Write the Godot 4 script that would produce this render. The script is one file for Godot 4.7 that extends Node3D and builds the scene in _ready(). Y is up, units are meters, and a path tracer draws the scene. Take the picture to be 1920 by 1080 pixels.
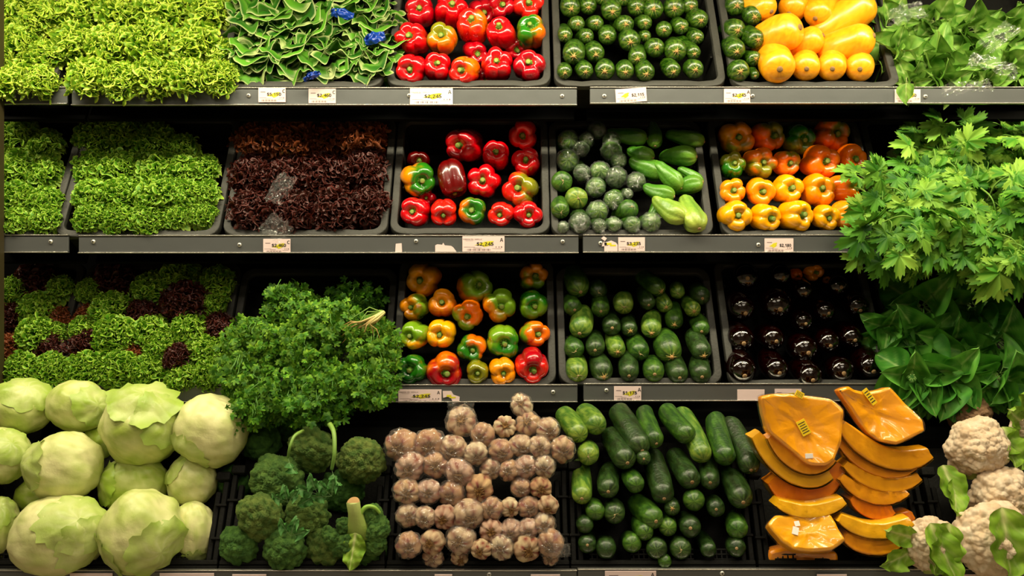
extends Node3D
# A supermarket's chilled vegetable display: three tilted shelves of crates and a deep bottom deck.
# Units are metres, y up; the fixture's front face is the plane z = 0 and the photographer stands at z = 2.3.

const F := 1667.5     # focal length in pixels of the 1920 x 1080 picture
const D := 2.3        # distance of the camera from the shelf fronts
const ORD := ["first", "second", "third", "fourth", "fifth", "sixth", "seventh", "eighth", "ninth", "tenth", "eleventh", "twelfth"]

var rng := RandomNumberGenerator.new()
var nz := FastNoiseLite.new()
var cellular := FastNoiseLite.new()
var used := {}
var M := {}
var kept := {}


func _ready() -> void:
	rng.seed = 4711
	set_camera_and_light()
	nz.seed = 5
	nz.noise_type = FastNoiseLite.TYPE_SIMPLEX_SMOOTH
	nz.frequency = 1.0
	nz.fractal_octaves = 2
	cellular.seed = 9
	cellular.noise_type = FastNoiseLite.TYPE_CELLULAR
	cellular.frequency = 1.0
	cellular.fractal_type = FastNoiseLite.FRACTAL_NONE
	cellular.cellular_return_type = FastNoiseLite.RETURN_DISTANCE
	make_materials()
	build_room()
	build_rows()
	build_shelves()
	build_crates()
	fill_top_row()
	fill_second_row()
	fill_third_row()
	fill_bottom_row()
	build_tags()


func set_camera_and_light() -> void:
	var cam := Camera3D.new()
	cam.name = "camera"
	cam.position = Vector3(0, 0, D)
	cam.fov = rad_to_deg(2.0 * atan(540.0 / F))
	cam.near = 0.05
	cam.far = 40.0
	add_child(cam)
	cam.current = true
	var e := Environment.new()
	e.background_mode = Environment.BG_COLOR
	e.background_color = Color(0.01, 0.01, 0.01)
	e.tonemap_mode = Environment.TONE_MAPPER_LINEAR
	e.tonemap_exposure = EXPOSURE
	e.sdfgi_enabled = true
	e.ssao_enabled = true
	e.ssil_enabled = true
	var w := WorldEnvironment.new()
	w.name = "environment"
	w.environment = e
	add_child(w)
	# the case's own lamp: fluorescent tubes under the canopy, above and just in front of the top crates
	for k in 3:
		lamp_tube("canopy_tube", Vector3(-1.32 + 1.32 * k, CANOPY_Y, CANOPY_Z), 1.2, CANOPY_ENERGY, "fluorescent tube under the canopy, " + ["over the lettuces", "over the peppers", "over the squash"][k])
	# the shop's ceiling lamps behind the photographer
	for iz in 3:
		for ix in 2:
			lamp_panel("ceiling_lamp", Vector3(-1.1 + 2.2 * ix, 1.93, 1.35 + 1.5 * iz), Vector2(1.3, 0.22), SHOP_ENERGY, "flat white ceiling lamp, %s row from the shelves, %s" % [ORD[iz], ["lettuce side", "squash side"][ix]])


const EXPOSURE := 1.0
const CANOPY_Y := 0.98
const CANOPY_Z := 0.42
const CANOPY_ENERGY := 1.8
const SHOP_ENERGY := 0.95
const WARM := Color(1.0, 0.95, 0.80)


func lamp_tube(called: String, at: Vector3, length: float, energy: float, label: String) -> void:
	var t := thing(called, label, "lamp", "canopy tubes")
	t.position = at
	var c := CylinderMesh.new()
	c.top_radius = 0.014
	c.bottom_radius = 0.014
	c.height = length
	c.radial_segments = 20
	var glow := StandardMaterial3D.new()
	glow.albedo_color = Color(0.9, 0.88, 0.82)
	glow.emission_enabled = true
	glow.emission = WARM
	glow.emission_energy_multiplier = 8.0
	var b := part(t, "glowing_tube", c, glow)
	b.rotation.z = PI / 2
	for s in [-1.0, 1.0]:
		var g := Geo.new()
		box(g, Vector3(s * (length / 2 + 0.012), 0, 0), Vector3(0.03, 0.035, 0.035), 0.004)
		part(t, "end_cap", g.mesh(), simple(Color(0.75, 0.75, 0.73), 0.4))
	var l := AreaLight3D.new()
	l.name = "canopy_light"
	l.area_size = Vector2(length, 0.05)
	l.light_color = WARM
	l.light_energy = energy
	l.shadow_enabled = true
	l.position = at + Vector3(0, -0.03, -0.005)
	add_child(l, true)
	l.rotation = Vector3(-PI / 2 + 0.42, 0, 0)


func lamp_panel(called: String, at: Vector3, size: Vector2, energy: float, label: String) -> void:
	var t := thing(called, label, "lamp", "shop ceiling lamps")
	t.position = at
	var g := Geo.new()
	box(g, Vector3(0, 0.012, 0), Vector3(size.x + 0.06, 0.05, size.y + 0.06), 0.006)
	part(t, "housing", g.mesh(), simple(Color(0.8, 0.8, 0.78), 0.5))
	var glow := StandardMaterial3D.new()
	glow.albedo_color = Color(0.9, 0.9, 0.88)
	glow.emission_enabled = true
	glow.emission = Color(1.0, 0.93, 0.8)
	glow.emission_energy_multiplier = 8.0
	var h := Geo.new()
	box(h, Vector3(0, -0.016, 0), Vector3(size.x, 0.012, size.y), 0.002)
	part(t, "diffuser", h.mesh(), glow)
	var l := AreaLight3D.new()
	l.name = "ceiling_light"
	l.area_size = size
	l.light_color = Color(1.0, 0.955, 0.86)
	l.light_energy = energy
	l.shadow_enabled = true
	l.position = at + Vector3(0, -0.03, 0)
	add_child(l, true)
	l.rotation = Vector3(-PI / 2, 0, 0)


# ---------------------------------------------------------------- naming and placing

func numbered(called: String) -> String:
	var n: int = used.get(called, 0)
	used[called] = n + 1
	return called if n == 0 else "%s_%03d" % [called, n]


func thing(called: String, label: String, category: String, group := "") -> Node3D:
	var o := Node3D.new()
	o.name = numbered(called)
	add_child(o)
	o.set_meta("label", label)
	o.set_meta("category", category)
	if group:
		o.set_meta("group", group)
	return o


func part(parent: Node3D, called: String, mesh: Mesh, mat: Material, kind := "") -> MeshInstance3D:
	var o := MeshInstance3D.new()
	o.name = called
	o.mesh = mesh
	o.material_override = mat
	o.cast_shadow = GeometryInstance3D.SHADOW_CASTING_SETTING_ON
	parent.add_child(o, true)
	if kind:
		o.set_meta("kind", kind)
	return o


func struct(called: String, mesh: Mesh, mat: Material) -> MeshInstance3D:
	var o := part(self, called, mesh, mat, "structure")
	return o


func ray(px: float, py: float) -> Vector3:
	return Vector3((px - 960.0) / F, (540.0 - py) / F, -1.0)


func at_z(px: float, py: float, z: float) -> Vector3:
	return Vector3(0, 0, D) + ray(px, py) * (D - z)


# a row of crates: the plane of their rims, o on its lower edge, u up along it, n out of it
func on(row: Dictionary, px: float, py: float, d := 0.0) -> Vector3:
	var r := ray(px, py)
	var n: Vector3 = row.n
	var t: float = (n.dot(row.o - Vector3(0, 0, D)) + d) / n.dot(r)
	return Vector3(0, 0, D) + r * t


# how long a pixel is at a point
func per_px(p: Vector3) -> float:
	return (D - p.z) / F


# a basis whose y axis points along dir, turned by roll about it
func aim(dir: Vector3, roll := 0.0) -> Basis:
	var y := dir.normalized()
	var h := Vector3.UP if absf(y.y) < 0.95 else Vector3.BACK
	var x := h.cross(y).normalized()
	return Basis(x, y, x.cross(y)) * Basis(Vector3.UP, roll)


# direction out of the page that leans by (sx, sy) pixels over a radius of r pixels
func lean(sx: float, sy: float, r: float) -> Vector3:
	var a := clampf(sx / r, -0.95, 0.95)
	var b := clampf(-sy / r, -0.95, 0.95)
	return Vector3(a, b, sqrt(maxf(0.06, 1.0 - a * a - b * b))).normalized()


func lin(hex: String) -> Color:
	return Color(hex).srgb_to_linear()


func rnd(a: float, b: float) -> float:
	return rng.randf_range(a, b)


func smooth(a: float, b: float, x: float) -> float:
	var t := clampf((x - a) / (b - a), 0.0, 1.0)
	return t * t * (3.0 - 2.0 * t)


# ---------------------------------------------------------------- meshes

class Geo:
	var v := PackedVector3Array()
	var n := PackedVector3Array()
	var c := PackedColorArray()
	var idx := PackedInt32Array()

	# rows of nu points each, nv rows; with closed the columns go round
	func grid(p: PackedVector3Array, col: PackedColorArray, nu: int, nv: int, closed: bool, flip := false) -> void:
		var base := v.size()
		var nn := PackedVector3Array()
		nn.resize(p.size())
		var cols := nu if closed else nu - 1
		for j in nv - 1:
			for i in cols:
				var a := j * nu + i
				var b := j * nu + (i + 1) % nu
				var d := a + nu
				var e := b + nu
				var f := (p[b] - p[d]).cross(p[e] - p[a])
				if flip:
					f = -f
				nn[a] += f
				nn[b] += f
				nn[d] += f
				nn[e] += f
				if flip:
					idx.append_array(PackedInt32Array([base + a, base + b, base + d, base + b, base + e, base + d]))
				else:
					idx.append_array(PackedInt32Array([base + a, base + d, base + b, base + b, base + d, base + e]))
		if closed:
			for j in [0, nv - 1]:
				if p[j * nu].distance_squared_to(p[j * nu + nu / 2]) < 1e-12:
					var s := Vector3.ZERO
					for i in nu:
						s += nn[j * nu + i]
					for i in nu:
						nn[j * nu + i] = s
		for i in nn.size():
			nn[i] = nn[i].normalized()
		v.append_array(p)
		n.append_array(nn)
		c.append_array(col)

	func fill(count: int, col: Color) -> PackedColorArray:
		var a := PackedColorArray()
		a.resize(count)
		a.fill(col)
		return a

	func tri(a: Vector3, b: Vector3, d: Vector3, col := Color.WHITE) -> void:
		var k := v.size()
		var nn := (d - a).cross(b - a).normalized()
		for q in [a, b, d]:
			v.append(q)
			n.append(nn)
			c.append(col)
		idx.append_array(PackedInt32Array([k, k + 1, k + 2]))

	func add(o: Geo, t: Transform3D, tint := Color.WHITE) -> void:
		var k := v.size()
		v.append_array(t * o.v)
		var b := t.basis.orthonormalized()
		for q in o.n:
			n.append(b * q)
		if tint == Color.WHITE:
			c.append_array(o.c)
		else:
			for q in o.c:
				c.append(q * tint)
		for q in o.idx:
			idx.append(q + k)

	func mesh() -> ArrayMesh:
		var a := []
		a.resize(Mesh.ARRAY_MAX)
		a[Mesh.ARRAY_VERTEX] = v
		a[Mesh.ARRAY_NORMAL] = n
		if c.size() == v.size():
			a[Mesh.ARRAY_COLOR] = c
		a[Mesh.ARRAY_INDEX] = idx
		var m := ArrayMesh.new()
		m.add_surface_from_arrays(Mesh.PRIMITIVE_TRIANGLES, a)
		return m


# a box with chamfered edges
func box(g: Geo, at: Vector3, size: Vector3, ch := 0.002, col := Color.WHITE) -> void:
	var h := size / 2
	ch = minf(ch, minf(h.x, minf(h.y, h.z)) * 0.6)
	var k := g.v.size()
	# vertex index = corner * 3 + axis of the face it lies on
	for cz in 8:
		var s := Vector3(1 if cz & 1 else -1, 1 if cz & 2 else -1, 1 if cz & 4 else -1)
		for ax in 3:
			var q := s * (h - Vector3(ch, ch, ch))
			q[ax] = s[ax] * h[ax]
			var nn := Vector3.ZERO
			nn[ax] = s[ax]
			g.v.append(at + q)
			g.n.append(nn)
			g.c.append(col)
	var quads := []
	for ax in 3:
		var b1 := 1 << ((ax + 1) % 3)
		var b2 := 1 << ((ax + 2) % 3)
		for s in 2:
			var o := (1 << ax) * s
			quads.append([o * 3 + ax, (o | b1) * 3 + ax, (o | b1 | b2) * 3 + ax, (o | b2) * 3 + ax])
	for ax in 3:
		var a1 := (ax + 1) % 3
		var a2 := (ax + 2) % 3
		for m in 4:
			var o := (1 << a1) * (m & 1) + (1 << a2) * (m >> 1)
			var e := o | (1 << ax)
			quads.append([o * 3 + a1, o * 3 + a2, e * 3 + a2, e * 3 + a1])
	for q in quads:
		facing(g, k + q[0], k + q[1], k + q[2], at)
		facing(g, k + q[0], k + q[2], k + q[3], at)
	for cz in 8:
		facing(g, k + cz * 3, k + cz * 3 + 1, k + cz * 3 + 2, at)


func facing(g: Geo, a: int, b: int, d: int, from: Vector3) -> void:
	var nn := (g.v[d] - g.v[a]).cross(g.v[b] - g.v[a])
	if nn.dot(g.v[a] + g.v[b] + g.v[d] - 3 * from) < 0:
		g.idx.append_array(PackedInt32Array([a, d, b]))
	else:
		g.idx.append_array(PackedInt32Array([a, b, d]))


# a tube along points with a radius each, closed at both ends
func tube(g: Geo, pts: PackedVector3Array, rad: PackedFloat32Array, sides: int, col: Color, col2 = null) -> void:
	var p := PackedVector3Array()
	var cc := PackedColorArray()
	var m := pts.size()
	var side := Vector3.ZERO
	for j in range(-1, m + 1):
		var k := clampi(j, 0, m - 1)
		var t := (pts[mini(k + 1, m - 1)] - pts[maxi(k - 1, 0)]).normalized()
		if side == Vector3.ZERO:
			side = t.cross(Vector3.UP if absf(t.y) < 0.9 else Vector3.RIGHT).normalized()
		side = (side - t * side.dot(t)).normalized()
		var up := side.cross(t)
		var r := 0.0 if j < 0 or j == m else rad[k]
		var q := col if col2 == null else col.lerp(col2, k / float(m - 1))
		for i in sides:
			var a := TAU * i / sides
			p.append(pts[k] + (side * cos(a) + up * sin(a)) * r)
			cc.append(q)
	g.grid(p, cc, sides, m + 2, true, true)


# the same path with more points, rounded through them
func smooth_path(pts: PackedVector3Array, per := 5) -> PackedVector3Array:
	var o := PackedVector3Array()
	var m := pts.size()
	for k in m - 1:
		for i in per:
			o.append(pts[k].cubic_interpolate(pts[k + 1], pts[maxi(k - 1, 0)], pts[mini(k + 2, m - 1)], i / float(per)))
	o.append(pts[m - 1])
	return o


func smooth_radii(r: PackedFloat32Array, per := 5) -> PackedFloat32Array:
	var o := PackedFloat32Array()
	for k in r.size() - 1:
		for i in per:
			o.append(lerpf(r[k], r[k + 1], i / float(per)))
	o.append(r[r.size() - 1])
	return o


# whether a leaf tip would pass down through the crate's front wall
func under_lip(row: Dictionary, p: Vector3) -> bool:
	var q: Vector3 = p - (row.o as Vector3)
	return q.dot(row.u) < 0.012 and q.dot(row.n) < 0.03


# a lathed profile of (radius, y) pairs from the top down
func lathe(g: Geo, prof: Array, sides: int, col: Color) -> void:
	var p := PackedVector3Array()
	for q in prof:
		for i in sides:
			var a := TAU * i / sides
			p.append(Vector3(q.x * cos(a), q.y, q.x * sin(a)))
	g.grid(p, g.fill(p.size(), col), sides, prof.size(), true)


# an outline in x and y given depth, its front edge rounded; back at z = 0, front at z = depth
func slab(g: Geo, outline: PackedVector2Array, depth: float, round: float, bow: Callable, col: Color, side_col: Color) -> void:
	if Geometry2D.is_polygon_clockwise(outline):
		outline.reverse()
	var m := outline.size()
	var p := PackedVector3Array()
	var cc := PackedColorArray()
	for st in [[0.0, -depth / 2], [0.0, depth / 2 - round], [round * 0.3, depth / 2 - round * 0.3], [round, depth / 2]]:
		for i in m:
			var a := outline[(i + m - 1) % m]
			var b := outline[(i + 1) % m]
			var nn := (b - a).orthogonal().normalized()
			var q: Vector2 = outline[i] - nn * st[0]
			p.append(Vector3(q.x, q.y, st[1] + bow.call(q)))
			cc.append(side_col if st[0] == 0.0 else col)
	g.grid(p, cc, m, 4, true)
	# front and back as a fine mesh so that they can bow
	for s in [1, -1]:
		var rim := PackedVector2Array()
		for i in m:
			var q := p[3 * m + i] if s == 1 else p[i]
			rim.append(Vector2(q.x, q.y))
		var mid := Vector2.ZERO
		for q in rim:
			mid += q / m
		var pp := PackedVector3Array()
		var rings := 7
		for j in rings:
			for i in m:
				var q := mid.lerp(rim[i], 1.0 - j / float(rings - 1))
				pp.append(Vector3(q.x, q.y, s * depth / 2 + bow.call(q)))
		g.grid(pp, g.fill(pp.size(), col), m, rings, true, s == -1)


# ---------------------------------------------------------------- materials

func simple(col: Color, rough: float, metal := 0.0) -> StandardMaterial3D:
	var key := "%s %s %s" % [col, rough, metal]
	if not kept.has(key):
		var m := StandardMaterial3D.new()
		m.albedo_color = col
		m.roughness = rough
		m.metallic = metal
		kept[key] = m
	return kept[key]


func tinted(rough: float, coat := 0.0, coat_rough := 0.1) -> StandardMaterial3D:
	var m := StandardMaterial3D.new()
	m.vertex_color_use_as_albedo = true
	m.roughness = rough
	if coat > 0:
		m.clearcoat_enabled = true
		m.clearcoat = coat
		m.clearcoat_roughness = coat_rough
	return m


func leafy(rough: float, back: float, spec := 0.5) -> StandardMaterial3D:
	var m := tinted(rough)
	m.cull_mode = BaseMaterial3D.CULL_DISABLED
	m.backlight_enabled = true
	m.backlight = Color(back, back, back).linear_to_srgb()
	m.metallic_specular = spec
	return m


func noise_map(freq: float, kind: int, octaves: int, normal := 0.0, seed_ := 1) -> NoiseTexture2D:
	var f := FastNoiseLite.new()
	f.noise_type = kind
	f.frequency = freq
	f.seed = seed_
	f.fractal_octaves = octaves
	if kind == FastNoiseLite.TYPE_CELLULAR:
		f.fractal_type = FastNoiseLite.FRACTAL_NONE
		f.cellular_return_type = FastNoiseLite.RETURN_DISTANCE
	var t := NoiseTexture2D.new()
	t.width = 512
	t.height = 512
	t.seamless = true
	t.noise = f
	if normal > 0:
		t.as_normal_map = true
		t.bump_strength = normal
	return t


func relief(m: StandardMaterial3D, t: Texture2D, cm: float, scale: float) -> StandardMaterial3D:
	m.heightmap_enabled = true
	m.heightmap_texture = t
	m.heightmap_scale = cm
	m.uv1_triplanar = true
	m.uv1_scale = Vector3(scale, scale, scale)
	return m


func make_materials() -> void:
	var fine := noise_map(0.03, FastNoiseLite.TYPE_SIMPLEX_SMOOTH, 3)
	var grains := noise_map(0.05, FastNoiseLite.TYPE_CELLULAR, 1)
	M.pepper = tinted(0.24, 0.7, 0.07)
	M.stem = relief(tinted(0.55), fine, 0.05, 12.0)
	M.zucchini = relief(tinted(0.3, 0.25, 0.2), fine, 0.03, 8.0)
	M.cucumber = relief(tinted(0.4, 0.15, 0.25), fine, 0.08, 6.0)
	M.eggplant = tinted(0.12, 1.0, 0.03)
	M.squash = relief(tinted(0.32, 0.3, 0.2), fine, 0.02, 6.0)
	M.frill = leafy(0.5, 0.5)
	M.leaf = leafy(0.5, 0.4, 0.3)
	M.waxy = leafy(0.45, 0.3, 0.35)
	M.iceberg = relief(leafy(0.42, 0.25), fine, 0.05, 5.0)
	M.broccoli = relief(tinted(0.75), grains, 0.35, 13.0)
	M.cauliflower = relief(tinted(0.7), fine, 0.08, 9.0)
	M.stalk = relief(tinted(0.5), fine, 0.04, 8.0)
	M.garlic = relief(tinted(0.55), fine, 0.1, 8.0)
	M.pumpkin = relief(tinted(0.3, 0.9, 0.06), fine, 0.04, 5.0)
	M.rind = relief(tinted(0.4, 0.7, 0.1), fine, 0.1, 6.0)
	M.film = StandardMaterial3D.new()
	M.film.transparency = BaseMaterial3D.TRANSPARENCY_ALPHA
	M.film.albedo_color = Color(1, 1, 1, 0.035)
	M.film.metallic_specular = 0.9
	M.film.roughness = 0.09
	M.film.cull_mode = BaseMaterial3D.CULL_DISABLED
	M.clear = StandardMaterial3D.new()
	M.clear.transparency = BaseMaterial3D.TRANSPARENCY_ALPHA
	M.clear.albedo_color = Color(1, 1, 1, 0.01)
	M.clear.roughness = 0.08
	M.clear.metallic_specular = 0.4
	M.clear.cull_mode = BaseMaterial3D.CULL_DISABLED
	M.blue_film = simple(Color(0.02, 0.2, 0.55), 0.25)
	M.crate = StandardMaterial3D.new()
	M.crate.albedo_color = Color(0.21, 0.21, 0.195)
	M.crate.roughness = 0.55
	M.crate.metallic_specular = 0.35
	relief(M.crate, fine, 0.06, 6.0)
	M.dark_crate = StandardMaterial3D.new()
	M.dark_crate.albedo_color = Color(0.085, 0.085, 0.08)
	M.dark_crate.roughness = 0.6
	M.dark_crate.metallic_specular = 0.2
	relief(M.dark_crate, fine, 0.06, 6.0)
	M.steel = StandardMaterial3D.new()
	M.steel.albedo_color = Color(0.38, 0.39, 0.39)
	M.steel.metallic = 0.55
	M.steel.roughness = 0.42
	relief(M.steel, noise_map(0.012, FastNoiseLite.TYPE_SIMPLEX_SMOOTH, 4, 0.0, 3), 0.05, 2.0)
	M.edge = simple(Color(0.72, 0.71, 0.68), 0.25, 0.8)
	M.dark = simple(Color(0.035, 0.036, 0.034), 0.8)
	M.dark.metallic_specular = 0.12
	M.paper = simple(Color(0.86, 0.77, 0.76), 0.75)
	M.paper_white = simple(Color(0.92, 0.89, 0.86), 0.7)
	M.ink = simple(Color(0.12, 0.1, 0.1), 0.8)
	M.faint_ink = simple(Color(0.42, 0.35, 0.35), 0.8)
	M.marker = simple(Color(0.80, 0.76, 0.10), 0.7)
	M.sticker = simple(Color(0.93, 0.78, 0.06), 0.5)


# ---------------------------------------------------------------- the room and the fixture

var rows := {}


func slab_box(called: String, lo: Vector3, hi: Vector3, col: Color, rough := 0.8) -> void:
	var g := Geo.new()
	box(g, (lo + hi) / 2, hi - lo, 0.003)
	struct(called, g.mesh(), simple(col, rough))


func build_room() -> void:
	slab_box("floor", Vector3(-4.2, -1.3, -1.0), Vector3(4.2, -1.15, 6.2), Color(0.62, 0.57, 0.5), 0.4)
	slab_box("ceiling", Vector3(-4.2, 1.97, -1.0), Vector3(4.2, 2.1, 6.2), Color(0.85, 0.83, 0.78))
	slab_box("wall_back", Vector3(-4.2, -1.15, -1.0), Vector3(4.2, 1.97, -0.82), Color(0.2, 0.2, 0.2))
	slab_box("wall_front", Vector3(-4.2, -1.15, 6.0), Vector3(4.2, 1.97, 6.2), Color(0.6, 0.56, 0.5))
	slab_box("wall_left", Vector3(-4.2, -1.15, -0.82), Vector3(-4.0, 1.97, 6.0), Color(0.6, 0.56, 0.5))
	slab_box("wall_right", Vector3(4.0, -1.15, -0.82), Vector3(4.2, 1.97, 6.0), Color(0.6, 0.56, 0.5))
	# the chilled case: black inner back, canopy with its edge, two end posts outside the picture
	var t := thing("display_case", "tall open chilled display case, black inside, holding all the vegetable shelves", "display case")
	for q in [["back_panel", Vector3(0, 0.05, -0.72), Vector3(5.2, 2.3, 0.06)], ["canopy", Vector3(0, 1.1, -0.15), Vector3(5.2, 0.08, 1.2)],
			["base", Vector3(0, -0.98, -0.2), Vector3(5.2, 0.34, 1.0)], ["end_panel", Vector3(-2.55, 0.05, -0.3), Vector3(0.06, 2.2, 0.9)], ["end_panel", Vector3(2.55, 0.05, -0.3), Vector3(0.06, 2.2, 0.9)]]:
		var g := Geo.new()
		box(g, q[1], q[2], 0.006)
		part(t, q[0], g.mesh(), M.dark if q[0] != "canopy" else simple(Color(0.55, 0.55, 0.53), 0.5))
	# the upright seen at the far left edge of the picture
	var u := Geo.new()
	box(u, at_z(-3, 540, 0.03), Vector3(0.016, 1.7, 0.03), 0.003)
	var p := part(self, numbered("case_upright"), u.mesh(), simple(Color(0.22, 0.19, 0.1), 0.5))
	p.set_meta("label", "narrow brownish upright at the lettuce end of the shelves")
	p.set_meta("category", "upright")


func build_rows() -> void:
	for q in [["top", 163.0, 0.0, 30.0], ["second", 440.0, 0.0, 30.0], ["third", 718.0, 0.0, 30.0], ["bottom", 1058.0, 0.25, 27.0]]:
		var a := deg_to_rad(q[3])
		rows[q[0]] = {"name": q[0], "o": at_z(960, q[1], q[2]), "u": Vector3(0, cos(a), -sin(a)), "n": Vector3(0, sin(a), cos(a))}


const CRATE_DEPTH := 0.10


# one bay of shelving: the sloping deck with its price rail and screws
func shelf(row: Dictionary, x0: float, x1: float, y0: float, y1: float, z: float, label: String, screws: Array, deck_len: float, metal: Material) -> void:
	var t := thing("shelf", label, "shelf", "shelves of the display case")
	var a := at_z(x0, y0, z)
	var b := at_z(x1, y1, z)
	var w := b.x - a.x
	var cx := (a.x + b.x) / 2
	var g := Geo.new()
	var px := per_px(a)
	box(g, Vector3(cx, (a.y + b.y) / 2, z - 0.004), Vector3(w, a.y - b.y, 0.008), 0.002)
	part(t, "price_rail", g.mesh(), metal)
	g = Geo.new()
	box(g, Vector3(cx, a.y + 2.2 * px, z - 0.004), Vector3(w, 2.6 * px, 0.012), 0.0012)
	part(t, "top_lip", g.mesh(), M.edge)
	g = Geo.new()
	box(g, Vector3(cx, b.y - 1.0 * px, z - 0.001), Vector3(w, 2.4 * px, 0.012), 0.0012)
	part(t, "bottom_lip", g.mesh(), M.edge)
	g = Geo.new()
	var u: Vector3 = row.u
	var n: Vector3 = row.n
	# the deck lies under the crates, parallel to their rims
	var d := MeshInstance3D.new()
	box(g, Vector3.ZERO, Vector3(w, deck_len, 0.012), 0.002)
	d = part(t, "deck", g.mesh(), M.dark)
	var o: Vector3 = row.o
	d.transform = Transform3D(Basis(Vector3.RIGHT, u, n), Vector3(cx, o.y, o.z) + u * (deck_len / 2 - 0.02) - n * (CRATE_DEPTH + 0.008))
	for s in screws:
		g = Geo.new()
		var r := 0.0055
		lathe(g, [Vector2(0, 0.0035), Vector2(r * 0.55, 0.003), Vector2(r * 0.9, 0.0018), Vector2(r, 0), Vector2(r, -0.002), Vector2(0, -0.002)], 16, Color.WHITE)
		var k := part(t, "screw", g.mesh(), simple(Color(0.78, 0.77, 0.74), 0.35, 0.6))
		k.transform = Transform3D(aim(Vector3.BACK), at_z(s[0], s[1], z + 0.001))
		g = Geo.new()
		for q in [Vector3(0.0055, 0.0012, 0.0012), Vector3(0.0012, 0.0012, 0.0055)]:
			box(g, Vector3(0, 0.0033, 0), q, 0.0002)
		part(k, "recess", g.mesh(), M.dark)


func build_shelves() -> void:
	var dull: Material = M.steel
	shelf(rows.top, -40, 127, 166, 194, 0.012, "top shelf bay at the edge, under the first curly lettuces", [[26, 180]], 0.45, dull)
	shelf(rows.top, 134, 1082, 167, 196, 0.012, "top shelf bay under the lettuces, leafy greens and red peppers", [[466, 179], [767, 179], [1054, 180]], 0.45, dull)
	shelf(rows.top, 1106, 1990, 166, 193, 0.012, "top shelf bay under the zucchini, yellow squash and bagged spinach", [[1133, 180], [1411, 180], [1735, 181]], 0.45, dull)
	shelf(rows.second, -40, 128, 443, 472, 0.012, "second shelf bay at the edge, under plain green lettuces only", [[95, 453]], 0.43, dull)
	shelf(rows.second, 147, 1085, 444, 473, 0.012, "second shelf bay under green lettuce, dark red lettuce and red peppers", [[175, 453], [449, 459], [780, 452], [1055, 453]], 0.43, dull)
	shelf(rows.second, 1093, 1990, 443, 472, 0.012, "second shelf bay under wrapped cucumbers, orange peppers and celery", [[1126, 456], [1422, 459]], 0.43, dull)
	shelf(rows.third, -40, 1083, 724, 752, 0.012, "third shelf bay under mixed lettuces, cilantro and multicoloured peppers", [[1037, 735]], 0.42, dull)
	shelf(rows.third, 1094, 1990, 722, 750, 0.012, "third shelf bay under small cucumbers, eggplants and large spinach leaves", [[1137, 732]], 0.42, dull)
	shelf(rows.bottom, -40, 1082, 1072, 1108, 0.27, "bottom deck bay under iceberg lettuces, broccoli and garlic", [[917, 1077]], 0.5, dull)
	shelf(rows.bottom, 1083, 1990, 1070, 1106, 0.27, "bottom deck bay under long cucumbers, squash slices and cauliflower", [[1354, 1075]], 0.5, dull)


# points round a rounded rectangle, starting at the middle of the lower edge
func round_rect(w: float, h: float, r: float, per := 7) -> PackedVector2Array:
	var a := PackedVector2Array()
	for k in 4:
		var c := Vector2((w / 2 - r) * [1, 1, -1, -1][k], (h / 2 - r) * [-1, 1, 1, -1][k])
		for i in per:
			var t := -PI / 2 + k * PI / 2 + PI / 2 * i / (per - 1)
			a.append(c + Vector2(cos(t), sin(t)) * r)
		# a few points along the straight edge that follows
		var c2 := Vector2((w / 2 - r) * [1, -1, -1, 1][k], (h / 2 - r) * [1, 1, -1, -1][k])
		var t2 := k * PI / 2
		for i in range(1, 12):
			a.append(c.lerp(c2, i / 12.0) + Vector2(cos(t2), sin(t2)) * r)
	return a


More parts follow.
